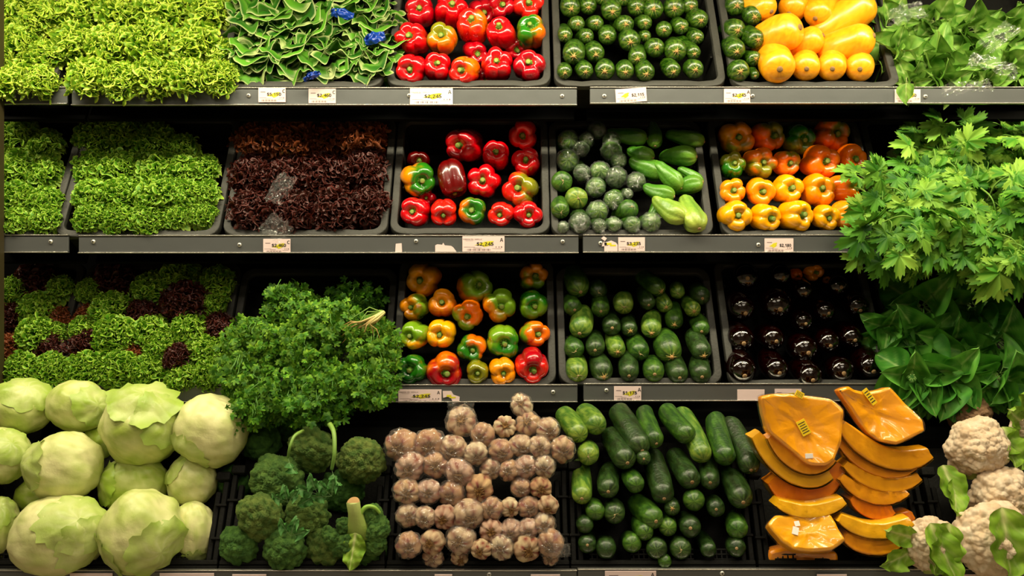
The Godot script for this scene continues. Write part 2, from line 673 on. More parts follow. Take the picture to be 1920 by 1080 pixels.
# a black plastic tray: flat rounded rim, tapering walls with ribs, floor
func crate(row: Dictionary, x0: float, y0: float, x1: float, y1: float, label: String, sunk := 0.0) -> Node3D:
	var lo := on(row, (x0 + x1) / 2, y1, -sunk)
	var hi := on(row, (x0 + x1) / 2, y0, -sunk)
	var w := (x1 - x0) * per_px(lo.lerp(hi, 0.5))
	var h := lo.distance_to(hi)
	var t := thing("crate", label, "crate", "black plastic crates on the shelves")
	t.transform = Transform3D(Basis(Vector3.RIGHT, row.u, row.n), lo.lerp(hi, 0.5))
	var dep := CRATE_DEPTH - sunk
	# rim: rounded band
	var g := Geo.new()
	var p := PackedVector3Array()
	var m := 0
	for st in [[0.0, -0.016], [0.0, -0.003], [0.0025, 0.0], [0.0175, 0.0], [0.0195, -0.003], [0.0205, -0.012]]:
		var o := round_rect(w - 2 * st[0], h - 2 * st[0], 0.036 - st[0] * 0.7)
		m = o.size()
		for k in m:
			# grooves where the rim's segments meet
			var notch: bool = absf(fposmod(o[k].x / w + 0.5, 1.0 / 3.0) - 1.0 / 6.0) < 0.016 and absf(o[k].y) > h * 0.42
			p.append(Vector3(o[k].x, o[k].y, st[1] - (0.004 if notch and st[1] > -0.01 else 0.0)))
	g.grid(p, g.fill(p.size(), Color.WHITE), m, 6, true)
	part(t, "rim", g.mesh(), M.crate)
	# walls and floor
	g = Geo.new()
	p = PackedVector3Array()
	for st in [[0.0205, -0.012], [0.024, -dep * 0.5], [0.03, -dep + 0.012], [0.04, -dep + 0.003], [0.1, -dep + 0.002], [0.14, -dep + 0.002]]:
		for q in round_rect(w - 2 * st[0], h - 2 * st[0], maxf(0.036 - st[0] * 0.7, 0.004)):
			p.append(Vector3(q.x, q.y, st[1]))
	for k in m:
		p.append(Vector3(0, 0, -dep + 0.002))
	g.grid(p, g.fill(p.size(), Color.WHITE), m, 7, true)
	part(t, "walls_and_floor", g.mesh(), M.dark_crate)
	g = Geo.new()
	p = PackedVector3Array()
	for st in [[0.0, -0.016], [0.008, -0.02], [0.012, -dep], [0.05, -dep - 0.001]]:
		for q in round_rect(w - 2 * st[0], h - 2 * st[0], 0.03):
			p.append(Vector3(q.x, q.y, st[1]))
	for k in m:
		p.append(Vector3(0, 0, -dep - 0.001))
	g.grid(p, g.fill(p.size(), Color.WHITE), m, 5, true, true)
	part(t, "outer_shell", g.mesh(), M.dark_crate)
	for s in [-1.0, 1.0]:
		for k in 4:
			g = Geo.new()
			box(g, Vector3(s * (w / 2 - 0.026), (k - 1.5) * h * 0.2, -dep * 0.5), Vector3(0.006, 0.008, dep * 0.75), 0.002)
			part(t, "rib", g.mesh(), M.dark_crate)
	return t


# a folding crate of the bottom deck: slatted side posts and a low latticed front wall
func folding_crate(x0: float, x1: float, y_side: float, label: String) -> void:
	var row: Dictionary = rows.bottom
	var lo := on(row, (x0 + x1) / 2, 1058)
	var hi := on(row, (x0 + x1) / 2, y_side)
	var w := (x1 - x0) * per_px(lo)
	var h := lo.distance_to(hi)
	var t := thing("folding_crate", label, "crate", "folding crates on the bottom deck")
	t.transform = Transform3D(Basis(Vector3.RIGHT, row.u, row.n), lo)
	var dep := 0.085
	var g := Geo.new()
	box(g, Vector3(0, 0.012 + h / 2, -dep + 0.006), Vector3(w - 0.01, h + 0.16, 0.01), 0.002)
	part(t, "floor_panel", g.mesh(), M.dark_crate)
	for s in [-1.0, 1.0]:
		g = Geo.new()
		box(g, Vector3(s * (w / 2 - 0.005), h / 2, -dep / 2 - 0.01), Vector3(0.006, h, dep), 0.002)
		part(t, "side_wall", g.mesh(), M.dark_crate)
		for k in 2:
			g = Geo.new()
			box(g, Vector3(s * (w / 2 - 0.008 - k * 0.017), h / 2 - k * 0.012, -0.008 - k * 0.006), Vector3(0.013, h - k * 0.024, 0.016), 0.003)
			part(t, "post", g.mesh(), M.dark_crate)
		g = Geo.new()
		box(g, Vector3(s * (w / 2 - 0.016), h + 0.011, -0.008), Vector3(0.034, 0.022, 0.03), 0.004)
		part(t, "corner_cap", g.mesh(), M.dark_crate)
		for k in 2:
			g = Geo.new()
			box(g, Vector3(s * (w / 2 - 0.012), h * (0.3 + 0.4 * k), -0.002), Vector3(0.026, 0.006, 0.012), 0.0015)
			part(t, "hinge", g.mesh(), M.dark_crate)
	g = Geo.new()
	box(g, Vector3(0, 0.004, -0.004), Vector3(w, 0.012, 0.012), 0.003)
	part(t, "front_bar", g.mesh(), M.dark_crate)
	g = Geo.new()
	box(g, Vector3(0, -0.006, -dep / 2), Vector3(w, 0.008, dep), 0.002)
	part(t, "front_wall", g.mesh(), M.dark_crate)
	for k in 4:
		var cx := w * (-0.34 + 0.225 * k)
		g = Geo.new()
		for i in 4:
			box(g, Vector3(cx + (i - 1.5) * 0.012, 0.022, -0.006), Vector3(0.004, 0.028, 0.006), 0.001)
		for i in 3:
			box(g, Vector3(cx, 0.012 + i * 0.011, -0.005), Vector3(0.05, 0.004, 0.006), 0.001)
		part(t, "front_lattice", g.mesh(), M.dark_crate)


func build_crates() -> void:
	var r: Dictionary = rows.top
	var up := -115.0
	crate(r, 3, up, 105, 163, "black crate of curly lettuces at the edge of the top shelf", 0.02)
	crate(r, 135, up, 432, 163, "black crate hidden under the bright curly lettuces on the top shelf", 0.02)
	crate(r, 437, up, 731, 161, "black crate holding the smooth leafy greens with blue ties")
	crate(r, 737, up, 1029, 160, "black crate full of red peppers on the top shelf")
	crate(r, 1035, up, 1340, 160, "black crate of zucchini on the top shelf")
	crate(r, 1349, up, 1648, 160, "black crate holding zucchini beside yellow squash")
	crate(r, 1655, up, 1950, 160, "black crate under the bagged spinach on the top shelf", 0.03)
	r = rows.second
	crate(r, 3, 218, 133, 440, "black crate of green lettuces at the edge of the second shelf")
	crate(r, 135, 218, 432, 440, "wide black crate brimming with green curly lettuce, second shelf")
	crate(r, 437, 220, 735, 440, "black crate packed with dark red lettuce")
	crate(r, 739, 218, 1029, 438, "half empty black crate of red peppers on the second shelf")
	crate(r, 1031, 225, 1325, 441, "black crate of film wrapped cucumbers and green gourds")
	crate(r, 1339, 221, 1632, 441, "black crate filled with orange and yellow peppers")
	crate(r, 1636, 221, 1935, 441, "black crate behind the celery bunches", 0.03)
	r = rows.third
	crate(r, 3, 494, 131, 718, "black crate of red and green lettuces at the edge of the third shelf", 0.02)
	crate(r, 136, 494, 434, 718, "black crate mixing red and green curly lettuces, third shelf", 0.02)
	crate(r, 437, 503, 738, 722, "black crate half hidden under the cilantro", 0.03)
	crate(r, 742, 485, 1040, 722, "black crate of mixed green, yellow and red peppers")
	crate(r, 1045, 501, 1342, 720, "black crate of small round ended cucumbers, third shelf")
	crate(r, 1352, 488, 1645, 722, "black crate of glossy eggplants")
	crate(r, 1660, 498, 1955, 722, "black crate under the large spinach leaves", 0.03)
	folding_crate(-70, 408, 905, "black folding crate stacked with iceberg lettuces")
	folding_crate(410, 722, 890, "black folding crate of broccoli")
	folding_crate(724, 1068, 880, "black folding crate heaped with wrapped garlic")
	folding_crate(1070, 1418, 882, "black folding crate of long cucumbers")
	folding_crate(1422, 1756, 898, "black folding crate of sliced orange squash")
	folding_crate(1764, 2090, 898, "black folding crate of cauliflower")


# ---------------------------------------------------------------- vegetables with firm bodies

# a bell pepper of radius r whose stem end is +y; c1 is its main colour, c2 a patch towards the direction pd of its own axes
func pepper_mesh(r: float, lobes: int, tall: float, c1: Color, c2: Color, amount: float, pd: Vector3, seed_: float) -> Geo:
	var nu := 54
	var nv := 34
	var p := PackedVector3Array()
	var c := PackedColorArray()
	var bump := []
	for k in lobes:
		bump.append(Vector2(rnd(0.9, 1.08), rnd(-0.06, 0.1)))
	var ph := rnd(0, TAU)
	for j in nv:
		var t := j / float(nv - 1)
		var a := PI * t
		var s := pow(sin(a), 0.72) if j < nv - 1 and j > 0 else 0.0
		var y0 := cos(a)
		y0 = signf(y0) * pow(absf(y0), 0.8) * tall
		for i in nu:
			var th := TAU * i / nu
			var q := fposmod((th + ph) / TAU * lobes, lobes)
			var k := int(q) % lobes
			var f := absf(sin(PI * (q - floorf(q))))
			var lobe := pow(f, 0.55)
			var depth := 0.21 * (1.0 - smooth(0.45, 1.0, t) * 0.45)
			var rr: float = s * (1.0 - depth * (1.0 - lobe)) * lerpf(1.0, bump[k].x, f)
			var n1 := nz.get_noise_3d(cos(th) * 1.1 + seed_, t * 1.8, sin(th) * 1.1)
			rr *= 1.0 + 0.05 * n1
			if t > 0.5:
				rr *= 1.0 - 0.16 * smooth(0.5, 1.0, t)
			var y := y0
			# shoulders rise on each lobe, the stem sits in a hollow
			y += bump[k].y * f * (1.0 - t) + 0.10 * lobe * sin(a) * (1.0 if t < 0.5 else -0.7)
			y -= 0.42 * exp(-pow(rr / 0.36, 2)) * (1.0 if t < 0.5 else 0.0) * tall
			y += 0.16 * exp(-pow(rr / 0.3, 2)) * (0.0 if t < 0.5 else 1.0)
			var v := Vector3(rr * cos(th), y, rr * sin(th))
			p.append(v * r)
			var w := v.normalized().dot(pd) * 0.75 + 0.55 * nz.get_noise_3d(v.x * 0.9 + seed_ * 3.0, v.y * 0.9, v.z * 0.9)
			var m := 0.0 if amount <= 0.0 else smooth((1.0 - amount) * 1.5 - 0.75 - 0.22, (1.0 - amount) * 1.5 - 0.75 + 0.22, w)
			var col := c1.lerp(c2, m)
			var fl := 1.0 + 0.12 * nz.get_noise_3d(v.x * 3.0, v.y * 3.0 + seed_, v.z * 3.0)
			c.append(Color(col.r * fl, col.g * fl, col.b * fl))
	var g := Geo.new()
	g.grid(p, c, nu, nv, true)
	return g


const PEP := {"red": "c40810", "crimson": "a80416", "scarlet": "d81c10", "orange": "ea6c06", "amber": "ee9108", "yellow": "eea40c", "green": "24700f", "dark green": "14500e", "olive": "7a7a12", "maroon": "5a0a0a", "lime": "6f9a1c"}


func stem_set(lobes: int) -> Array:
	var key := "stems%d" % lobes
	if not kept.has(key):
		# calyx: a rumpled star lying in the hollow
		var g := Geo.new()
		var nu := 40
		var p := PackedVector3Array()
		var c := PackedColorArray()
		for j in 7:
			var t := 1.0 - j / 6.0
			for i in nu:
				var th := TAU * i / nu
				var rr := t * (0.47 + 0.05 * cos(th * lobes) + 0.02 * cos(th * lobes * 2.0 + 1.0))
				p.append(Vector3(rr * cos(th), 0.06 - 0.14 * t * t + 0.035 * cos(th * lobes * 2.0) * t, rr * sin(th)))
				c.append(lin("4d7a12").lerp(lin("7fa428"), 0.5 + 0.5 * cos(th * lobes * 2.0)))
		# widest ring first, so rows run inwards and up
		g.grid(p, c, nu, 7, true, true)
		var s := Geo.new()
		tube(s, PackedVector3Array([Vector3(0, 0, 0), Vector3(0.01, 0.12, 0), Vector3(0.03, 0.25, 0.01), Vector3(0.06, 0.4, 0.02)]), PackedFloat32Array([0.2, 0.14, 0.125, 0.15]), 14, lin("47700f"), lin("5f8a1e"))
		var e := Geo.new()
		lathe(e, [Vector2(0, 0.012), Vector2(0.05, 0.02), Vector2(0.09, 0.012), Vector2(0.11, 0.002), Vector2(0.115, -0.01), Vector2(0, -0.012)], 14, lin("93a048"))
		kept[key] = [g.mesh(), s.mesh(), e.mesh()]
	return kept[key]


# s: [x, y, r, stem dx, stem dy, colour, patch colour, patch share, patch direction in the picture, lobes, tall]
func pepper(row: Dictionary, s: Array, d := 0.0) -> Node3D:
	var pos := on(row, s[0], s[1], d)
	var r: float = s[2] * per_px(pos)
	var lobes: int = s[9] if s.size() > 9 else [4, 4, 3, 4, 5][rng.randi() % 5]
	var tall: float = s[10] if s.size() > 10 else rnd(0.98, 1.14)
	var t := thing("bell_pepper", "-", "bell pepper")
	var dir := lean(s[3], s[4], s[2] * 0.95)
	var b := aim(dir, rnd(0, TAU))
	t.transform = Transform3D(b, pos - dir * r * 0.25)
	var pd := Vector3(0, 1, 0)
	var share := 0.0
	var c2: String = s[5]
	if s.size() > 7 and s[6] != "":
		c2 = s[6]
		share = s[7]
		var ang := deg_to_rad(s[8])
		pd = b.inverse() * Vector3(cos(ang), sin(ang), 0.25).normalized()
	var g := pepper_mesh(r, lobes, tall, lin(PEP[s[5]]), lin(PEP[c2]), share, pd, rnd(0, 50))
	part(t, "body", g.mesh(), M.pepper)
	var st := stem_set(lobes)
	var base := Vector3(0, r * tall * 0.67, 0)
	var k := r * rnd(0.92, 1.1)
	var cal := part(t, "calyx", st[0], M.stem)
	cal.transform = Transform3D(Basis.from_scale(Vector3(k, k, k)), base)
	var sm := part(t, "stem", st[1], M.stem)
	var sb := Basis(Vector3(1, 0, 0), rnd(-0.2, 0.2)) * Basis(Vector3.UP, rnd(0, TAU))
	sm.transform = Transform3D(sb * Basis.from_scale(Vector3(k * 1.05, k * 0.62, k * 1.05)), base)
	var cut := part(sm, "cut_end", st[2], M.stem)
	cut.transform = Transform3D(Basis(Vector3(0, 0, 1), -0.2), Vector3(0.063, 0.405, 0.02))
	var name_: String = s[5]
	var desc := "%s bell pepper" % name_ if share == 0.0 else "%s and %s bell pepper" % [name_, c2]
	t.set_meta("desc", desc)
	return t


# a long body whose rounded tip faces +y; the origin is the centre of the tip's cap. kind tells its skin
func long_mesh(length: float, r: float, kind: String, seed_: float, cap := 1.0, r_back := 0.9, bend := 0.0) -> Geo:
	var nu := 40
	var prof := []
	for k in 11:
		var a := PI / 2 * k / 10.0
		prof.append(Vector2(pow(sin(a), 0.85) * r, cos(a) * r * cap))
	var body := length - r * (1.0 + cap)
	for k in range(1, 10):
		var t := k / 9.0
		prof.append(Vector2(r * lerpf(1.0, r_back, t) * (1.0 + 0.06 * sin(PI * t)), -body * t))
	for k in range(1, 7):
		var a := PI / 2 * k / 6.0
		prof.append(Vector2(cos(a) * r * r_back if k < 6 else 0.0, -body - sin(a) * r * 0.9))
	var p := PackedVector3Array()
	var c := PackedColorArray()
	var base := lin("1d4a12")
	var light := lin("6b8c2c")
	var tip := lin("8a9a3a")
	match kind:
		"zucchini":
			base = lin("15300a"); light = lin("426616"); tip = lin("98a048")
		"cucumber":
			base = lin("1e3e0d"); light = lin("4a7420"); tip = lin("7c983a")
		"dark":
			base = lin("162a0b"); light = lin("365422"); tip = lin("5c7836")
		"pale":
			base = lin("37601a"); light = lin("86a03a"); tip = lin("b0b444")
		"gourd":
			base = lin("2c6414"); light = lin("5c9428"); tip = lin("84a83c")
		"pale gourd":
			base = lin("55842a"); light = lin("9cb844"); tip = lin("c0c458")
		"squash":
			base = lin("e08a08"); light = lin("f2a81c"); tip = lin("f0b43a")
		"eggplant":
			base = lin("0c0507"); light = lin("12070b"); tip = lin("1a0c10")
	for j in prof.size():
		var q: Vector2 = prof[j]
		for i in nu:
			var th := TAU * i / nu
			var wob := 1.0 + (0.035 if kind != "eggplant" else 0.012) * nz.get_noise_3d(cos(th) + seed_, q.y * 18.0, sin(th))
			if kind == "zucchini":
				wob *= 1.0 + 0.008 * cos(th * 8.0) + 0.008 * cos(th * 5.0 + seed_)
			elif kind != "squash" and kind != "eggplant":
				wob *= 1.0 + 0.006 * cos(th * 6.0) + 0.006 * cos(th * 4.0 + seed_)
			if kind.ends_with("gourd"):
				wob *= 1.0 - 0.10 * pow(absf(cos(th * 2.5 + seed_)), 8.0) + 0.10 * nz.get_noise_3d(cos(th) * 0.8 + seed_, q.y * 12.0, sin(th) * 0.8)
			var v := Vector3(q.x * cos(th) * wob, q.y, q.x * sin(th) * wob)
			v.x += bend * v.y * v.y / length
			p.append(v)
			var near := clampf(1.0 - (r * cap - q.y) / (r * (1.6 + cap)), 0.0, 1.0)
			var rays := 0.0
			var spot := nz.get_noise_3d(cos(th) * 7.0 + seed_, q.y * 130.0, sin(th) * 7.0)
			match kind:
				"zucchini":
					rays = smooth(0.3, 1.0, cos(th * 10.0 + 2.5 * nz.get_noise_2d(seed_, th))) * pow(near, 9)
					c.append(base.lerp(light, clampf(0.2 + 1.3 * spot + 0.2 * near, 0.0, 1.0)).lerp(tip, rays * 0.4))
				"gourd", "pale gourd":
					c.append(base.lerp(light, clampf(0.45 + 0.6 * nz.get_noise_3d(cos(th) * 0.7 + seed_, q.y * 8.0, sin(th) * 0.7) + 0.25 * spot, 0, 1)).lerp(tip, 0.5 * pow(near, 3)))
				"squash":
					c.append(base.lerp(light, clampf(0.5 + 0.8 * spot, 0, 1)))
				"eggplant":
					c.append(base.lerp(light, clampf(0.4 + spot, 0, 1)))
				_:
					rays = smooth(0.1, 1.0, cos(th * 9.0 + 3.0 * nz.get_noise_2d(seed_ + 4.0, th))) * pow(near, 5.0) * (0.4 + 0.6 * sin(seed_ * 7.0))
					var blotch := nz.get_noise_3d(cos(th) * 1.6 + seed_, q.y * 22.0, sin(th) * 1.6)
					c.append(base.lerp(light, clampf(0.2 + 0.7 * blotch + 0.5 * spot + 0.2 * near, 0.0, 1.0)).lerp(tip, rays * 0.7))
	var g := Geo.new()
	g.grid(p, c, nu, prof.size(), true)
	return g


# the dry star where a stem was cut or a flower sat
func scar(kind: String) -> ArrayMesh:
	var key := "scar" + kind
	if not kept.has(key):
		var g := Geo.new()
		if kind == "star":
			lathe(g, [Vector2(0, 0.16), Vector2(0.10, 0.15), Vector2(0.15, 0.1), Vector2(0.17, 0.0), Vector2(0.19, -0.12)], 10, lin("b58a4c"))
			for k in 9:
				var a := TAU * k / 9.0 + 0.2 * sin(k * 2.1)
				var dir := Vector3(cos(a), 0, sin(a))
				var far := 0.34 + 0.14 * absf(sin(k * 1.7))
				tube(g, PackedVector3Array([dir * 0.12 + Vector3.UP * 0.03, dir * far * 0.6 + Vector3.UP * 0.0, dir * far - Vector3.UP * (0.035 + far * 0.12)]), PackedFloat32Array([0.05, 0.035, 0.012]), 5, lin("c2a062"), lin("a3a04a"))
		elif kind == "round":
			lathe(g, [Vector2(0, 0.06), Vector2(0.1, 0.07), Vector2(0.15, 0.05), Vector2(0.18, 0.0), Vector2(0.2, -0.08)], 12, lin("a8875a"))
		elif kind == "knob":
			lathe(g, [Vector2(0, 0.1), Vector2(0.08, 0.13), Vector2(0.2, 0.12), Vector2(0.26, 0.05), Vector2(0.3, -0.04), Vector2(0.36, -0.14)], 12, lin("8c6a3c"))
		else:
			lathe(g, [Vector2(0, 0.03), Vector2(0.05, 0.03), Vector2(0.08, 0.0), Vector2(0.09, -0.06)], 10, lin("b09a68"))
			for k in 2:
				var a := 0.9 + k * 2.4
				tube(g, PackedVector3Array([Vector3(0, 0.02, 0), Vector3(cos(a) * 0.15, 0.02, sin(a) * 0.15), Vector3(cos(a + 0.5) * 0.34, -0.04, sin(a + 0.5) * 0.34)]), PackedFloat32Array([0.025, 0.02, 0.008]), 5, lin("b8a878"))
		kept[key] = g.mesh()
	return kept[key]


# a long vegetable seen nearly end on. s: [x, y, r, tip dx, tip dy] in pixels
func end_on(row: Dictionary, s: Array, called: String, kind: String, length: float, mark: String, d: float, cap := 0.9) -> Node3D:
	var p0 := on(row, s[0], s[1], d)
	var r: float = s[2] * per_px(p0)
	var t := thing(called, "-", called.replace("_", " "))
	var dx: float = s[3] if s.size() > 3 else rnd(-0.12, 0.12) * s[2]
	var dy: float = s[4] if s.size() > 4 else (rnd(0.25, 0.5) if mark == "star" else rnd(0.1, 0.4)) * s[2]
	var dir := lean(dx, dy, s[2])
	t.transform = Transform3D(aim(dir, rnd(0, TAU)), p0 - dir * r * 0.2)
	var g := long_mesh(length, r, kind, rnd(0, 90), cap, rnd(0.82, 0.95), rnd(-0.3, 0.3))
	var mat: Material = M.zucchini
	match kind:
		"squash": mat = M.squash
		"eggplant": mat = M.eggplant
		"cucumber", "dark", "pale": mat = M.cucumber
	part(t, "body", g.mesh(), mat)
	if mark:
		var m := part(t, {"star": "stem_scar", "knob": "stem_stub", "round": "flower_scar", "curl": "flower_scar"}[mark], scar(mark), M.stem)
		var k: float = r * {"star": 0.95, "knob": 0.62, "round": 0.9, "curl": 1.2}[mark]
		m.transform = Transform3D(Basis(Vector3.UP, rnd(0, TAU)).scaled(Vector3(k, k, k)), Vector3(0, r * cap, 0))
	var size := "small " if s[2] < 16 else ("large " if s[2] > 21.5 else "")
	t.set_meta("desc", size)
	return t


# a long vegetable lying along two pixel positions (a: far end, b: near end, each the centre of its cap)
func lying(row: Dictionary, ax: float, ay: float, bx: float, by: float, rpx: float, called: String, kind: String, mark: String, da: float, db: float, cap := 0.8, back := 0.96) -> Node3D:
	var a := on(row, ax, ay, da)
	var b := on(row, bx, by, db)
	var r := rpx * per_px(b)
	var t := thing(called, "-", called.replace("_", " "))
	var dir := (b - a).normalized()
	t.transform = Transform3D(aim(dir, rnd(0, TAU)), b)
	var g := long_mesh(a.distance_to(b) + r * (1.0 + cap), r, kind, rnd(0, 90), cap, back, rnd(-0.25, 0.25))
	part(t, "body", g.mesh(), M.squash if kind == "squash" else M.cucumber)
	if mark:
		var m := part(t, {"star": "stem_scar", "knob": "stem_stub", "round": "flower_scar", "curl": "flower_scar"}[mark], scar(mark), M.stem)
		var k: float = r * {"star": 0.95, "knob": 0.62, "round": 0.9, "curl": 1.2}[mark]
		m.transform = Transform3D(Basis(Vector3.UP, rnd(0, TAU)).scaled(Vector3(k, k, k)), Vector3(0, r * cap, 0))
	return t


# ---------------------------------------------------------------- garlic

func garlic_set() -> Array:
	if kept.has("garlic"):
		return kept.garlic
	var out := []
	for v in 6:
		var nu := 44
		var nv := 26
		var p := PackedVector3Array()
		var c := PackedColorArray()
		var cloves := 6 + v % 4
		for j in nv:
			var t := j / float(nv - 1)
			for i in nu:
				var th := TAU * i / nu
				var f := pow(absf(sin(th * cloves / 2.0 + 0.9 * sin(th + v) + 0.4 * sin(th * 2.0 + v * 2.0))), 0.6)
				var rr := 0.0
				var y := 0.0
				if t < 0.6:
					var a := PI * 0.62 * t / 0.6
					rr = pow(sin(a), 0.7) * (0.82 + 0.16 * f * sin(a))
					y = cos(a) * 0.72 + 0.09 * f * sin(a * 1.2) - 0.2 * exp(-pow(rr / 0.3, 2))
				else:
					var k := (t - 0.6) / 0.4
					rr = lerpf(0.9 + 0.08 * f, 0.2, pow(smooth(0, 1, k), 0.8))
					y = -0.28 - 1.5 * k
				rr *= 1.0 + 0.16 * nz.get_noise_3d(cos(th) * 1.2 + v * 7, y * 1.6, sin(th) * 1.2)
				p.append(Vector3(rr * cos(th), y, rr * sin(th)))
				var m := clampf(0.5 + 0.7 * nz.get_noise_3d(th * 1.2 + v * 3, y * 1.3, 2.0) + 0.3 * (1 - f), 0, 1)
				var skin_col: Color = [lin("ecd4a6"), lin("dfba88"), lin("e6c2a6"), lin("f2dfb6"), lin("d2a678"), lin("e8cca4")][v]
				c.append(skin_col.lerp(lin("a0604a"), m * m * 1.2).lerp(lin("ecdab2"), smooth(0.5, 1.0, t) * 0.7))
		var g := Geo.new()
		g.grid(p, c, nu, nv, true)
		# the tangled roots on the base
		var q := Geo.new()
		lathe(q, [Vector2(0, 0.1), Vector2(0.16, 0.09), Vector2(0.24, 0.03), Vector2(0.27, -0.06)], 12, lin("8a6236"))
		for k in 16:
			var a := k * 2.399 + v
			var b := a + rnd(-0.9, 0.9)
			var rr := rnd(0.2, 0.42)
			tube(q, PackedVector3Array([Vector3(cos(a) * 0.08, 0.08, sin(a) * 0.08), Vector3(cos(a) * rr * 0.6, 0.15 + rnd(0, 0.07), sin(a) * rr * 0.6), Vector3(cos(b) * rr, 0.06 + rnd(-0.05, 0.06), sin(b) * rr)]), PackedFloat32Array([0.035, 0.035, 0.018]), 5, lin("b98a4e"), lin("6e4a24"))
		# the crumpled film round it
		var w := Geo.new()
		p = PackedVector3Array()
		nu = 84
		nv = 44
		for j in nv:
			var t := j / float(nv - 1)
			var a := PI * 0.75 * t
			for i in nu:
				var th := TAU * i / nu
				var rr := sin(a) * 1.07
				var y := cos(a) * 0.93
				var n1 := cellular.get_noise_3d(cos(th) * 2.3 + v * 5.0, y * 2.3, sin(th) * 2.3)
				var n2 := cellular.get_noise_3d(cos(th) * 6.5, y * 6.5 + v, sin(th) * 6.5)
				var k := 1.0 + 0.22 * (n1 + 0.5) + 0.13 * (n2 + 0.5)
				p.append(Vector3(rr * cos(th), y, rr * sin(th)) * k)
		w.grid(p, w.fill(p.size(), Color.WHITE), nu, nv, true)
		out.append([g.mesh(), q.mesh(), w.mesh()])
	kept.garlic = out
	return out


# the twisted end of a film wrap
func twist_mesh() -> ArrayMesh:
	if not kept.has("twist"):
		var p := PackedVector3Array()
		for j in 12:
			var t := j / 11.0
			var rr := 0.5 * pow(1.0 - t, 1.5) + 0.1 + 0.22 * pow(t, 4)
			for i in 20:
				var th := TAU * i / 20 + t * 4.0
				var k := rr * (1.0 + 0.35 * sin(TAU * i / 20 * 5.0))
				p.append(Vector3(cos(th) * k, t * 0.9, sin(th) * k))
		var g := Geo.new()
		g.grid(p, g.fill(p.size(), Color.WHITE), 20, 12, true, true)
		kept.twist = g.mesh()
	return kept.twist


func garlic(row: Dictionary, s: Array, d: float, wrap: bool) -> Node3D:
	var pos := on(row, s[0], s[1], d)
	var r: float = s[2] * per_px(pos) * 1.05
	var t := thing("garlic_bulb", "-", "garlic")
	var dx: float = s[3] if s.size() > 3 else rnd(-0.25, 0.25) * s[2]
	var dy: float = s[4] if s.size() > 4 else rnd(-0.05, 0.4) * s[2]
	var dir := lean(dx, dy, s[2])
	t.transform = Transform3D(aim(dir, rnd(0, TAU)) * Basis.from_scale(Vector3(r * rnd(0.95, 1.1), r * rnd(0.9, 1.1), r * rnd(0.92, 1.05))), pos)
	var v: Array = garlic_set()[rng.randi() % 6]
	part(t, "bulb", v[0], M.garlic)
	var ro := part(t, "roots", v[1], M.garlic)
	ro.position.y = 0.56
	ro.scale = Vector3(1.35, 1.2, 1.35)
	if wrap:
		part(t, "film_wrap", v[2], M.film)
	t.set_meta("desc", "small " if s[2] < 18 else ("large " if s[2] > 23.5 else ""))
	return t


# ---------------------------------------------------------------- broccoli and cauliflower

# a domed head of florets, unit radius, facing +y
func floret_dome(v: float, c1: Color, c2: Color, clump: float, grain: float, deep: float, beads := 0.075) -> Geo:
	var nu := 190
	var nv := 92
	var p := PackedVector3Array()
	var c := PackedColorArray()
	for j in nv:
		var a := PI * 0.66 * j / float(nv - 1)
		for i in nu:
			var th := TAU * i / nu
			var dir := Vector3(sin(a) * cos(th), cos(a), sin(a) * sin(th))
			var d1 := cellular.get_noise_3d(dir.x * clump + v, dir.y * clump, dir.z * clump) + 1.0
			var d2 := cellular.get_noise_3d(dir.x * grain, dir.y * grain + v, dir.z * grain) + 1.0
			var n := nz.get_noise_3d(dir.x * 1.2 + v, dir.y * 1.2, dir.z * 1.2)
			var k := 0.92 + deep * (0.5 - d1 * d1) + beads * (0.4 - d2) + 0.12 * n
			var q := dir * k
			if a > PI * 0.5:
				q = q.lerp(Vector3(q.x * 0.55, -0.25, q.z * 0.55), smooth(PI * 0.5, PI * 0.66, a))
			p.append(q)
			var m := clampf(0.5 + 0.9 * nz.get_noise_3d(dir.x * 2.5 + v, dir.y * 2.5 + 3.0, dir.z * 2.5) + 0.35 * nz.get_noise_3d(dir.x * 22.0, dir.y * 22.0, dir.z * 22.0 + v), 0.0, 1.0)
			c.append(c1.lerp(c2, m))
	var g := Geo.new()
	g.grid(p, c, nu, nv, true)
	return g


func broccoli(row: Dictionary, s: Array, d: float, tone: float) -> Node3D:
	var pos := on(row, s[0], s[1], d)
	var r: float = s[2] * per_px(pos)
	var t := thing("broccoli", "-", "broccoli")
	var dir := lean(s[4], s[5], s[2])
	t.transform = Transform3D(aim(dir, rnd(0, TAU)), pos)
	var g := floret_dome(rnd(0, 60), lin("3e7a24").lerp(lin("5c862a"), tone), lin("60a63a").lerp(lin("a0b250"), tone), 3.2, 17.0, 0.2)
	var m := part(t, "florets", g.mesh(), M.broccoli)
	m.scale = Vector3(r, r * 0.85, r)
	var st := Geo.new()
	tube(st, PackedVector3Array([Vector3(0, 0.0, 0) * r, Vector3(0, -0.5, 0.02) * r, Vector3(0, -1.0, 0) * r]), PackedFloat32Array([0.42 * r, 0.3 * r, 0.28 * r]), 16, lin("5c8a3a"), lin("86a860"))
	part(t, "stalk", st.mesh(), M.stalk)
	return t


# ---------------------------------------------------------------- iceberg lettuce

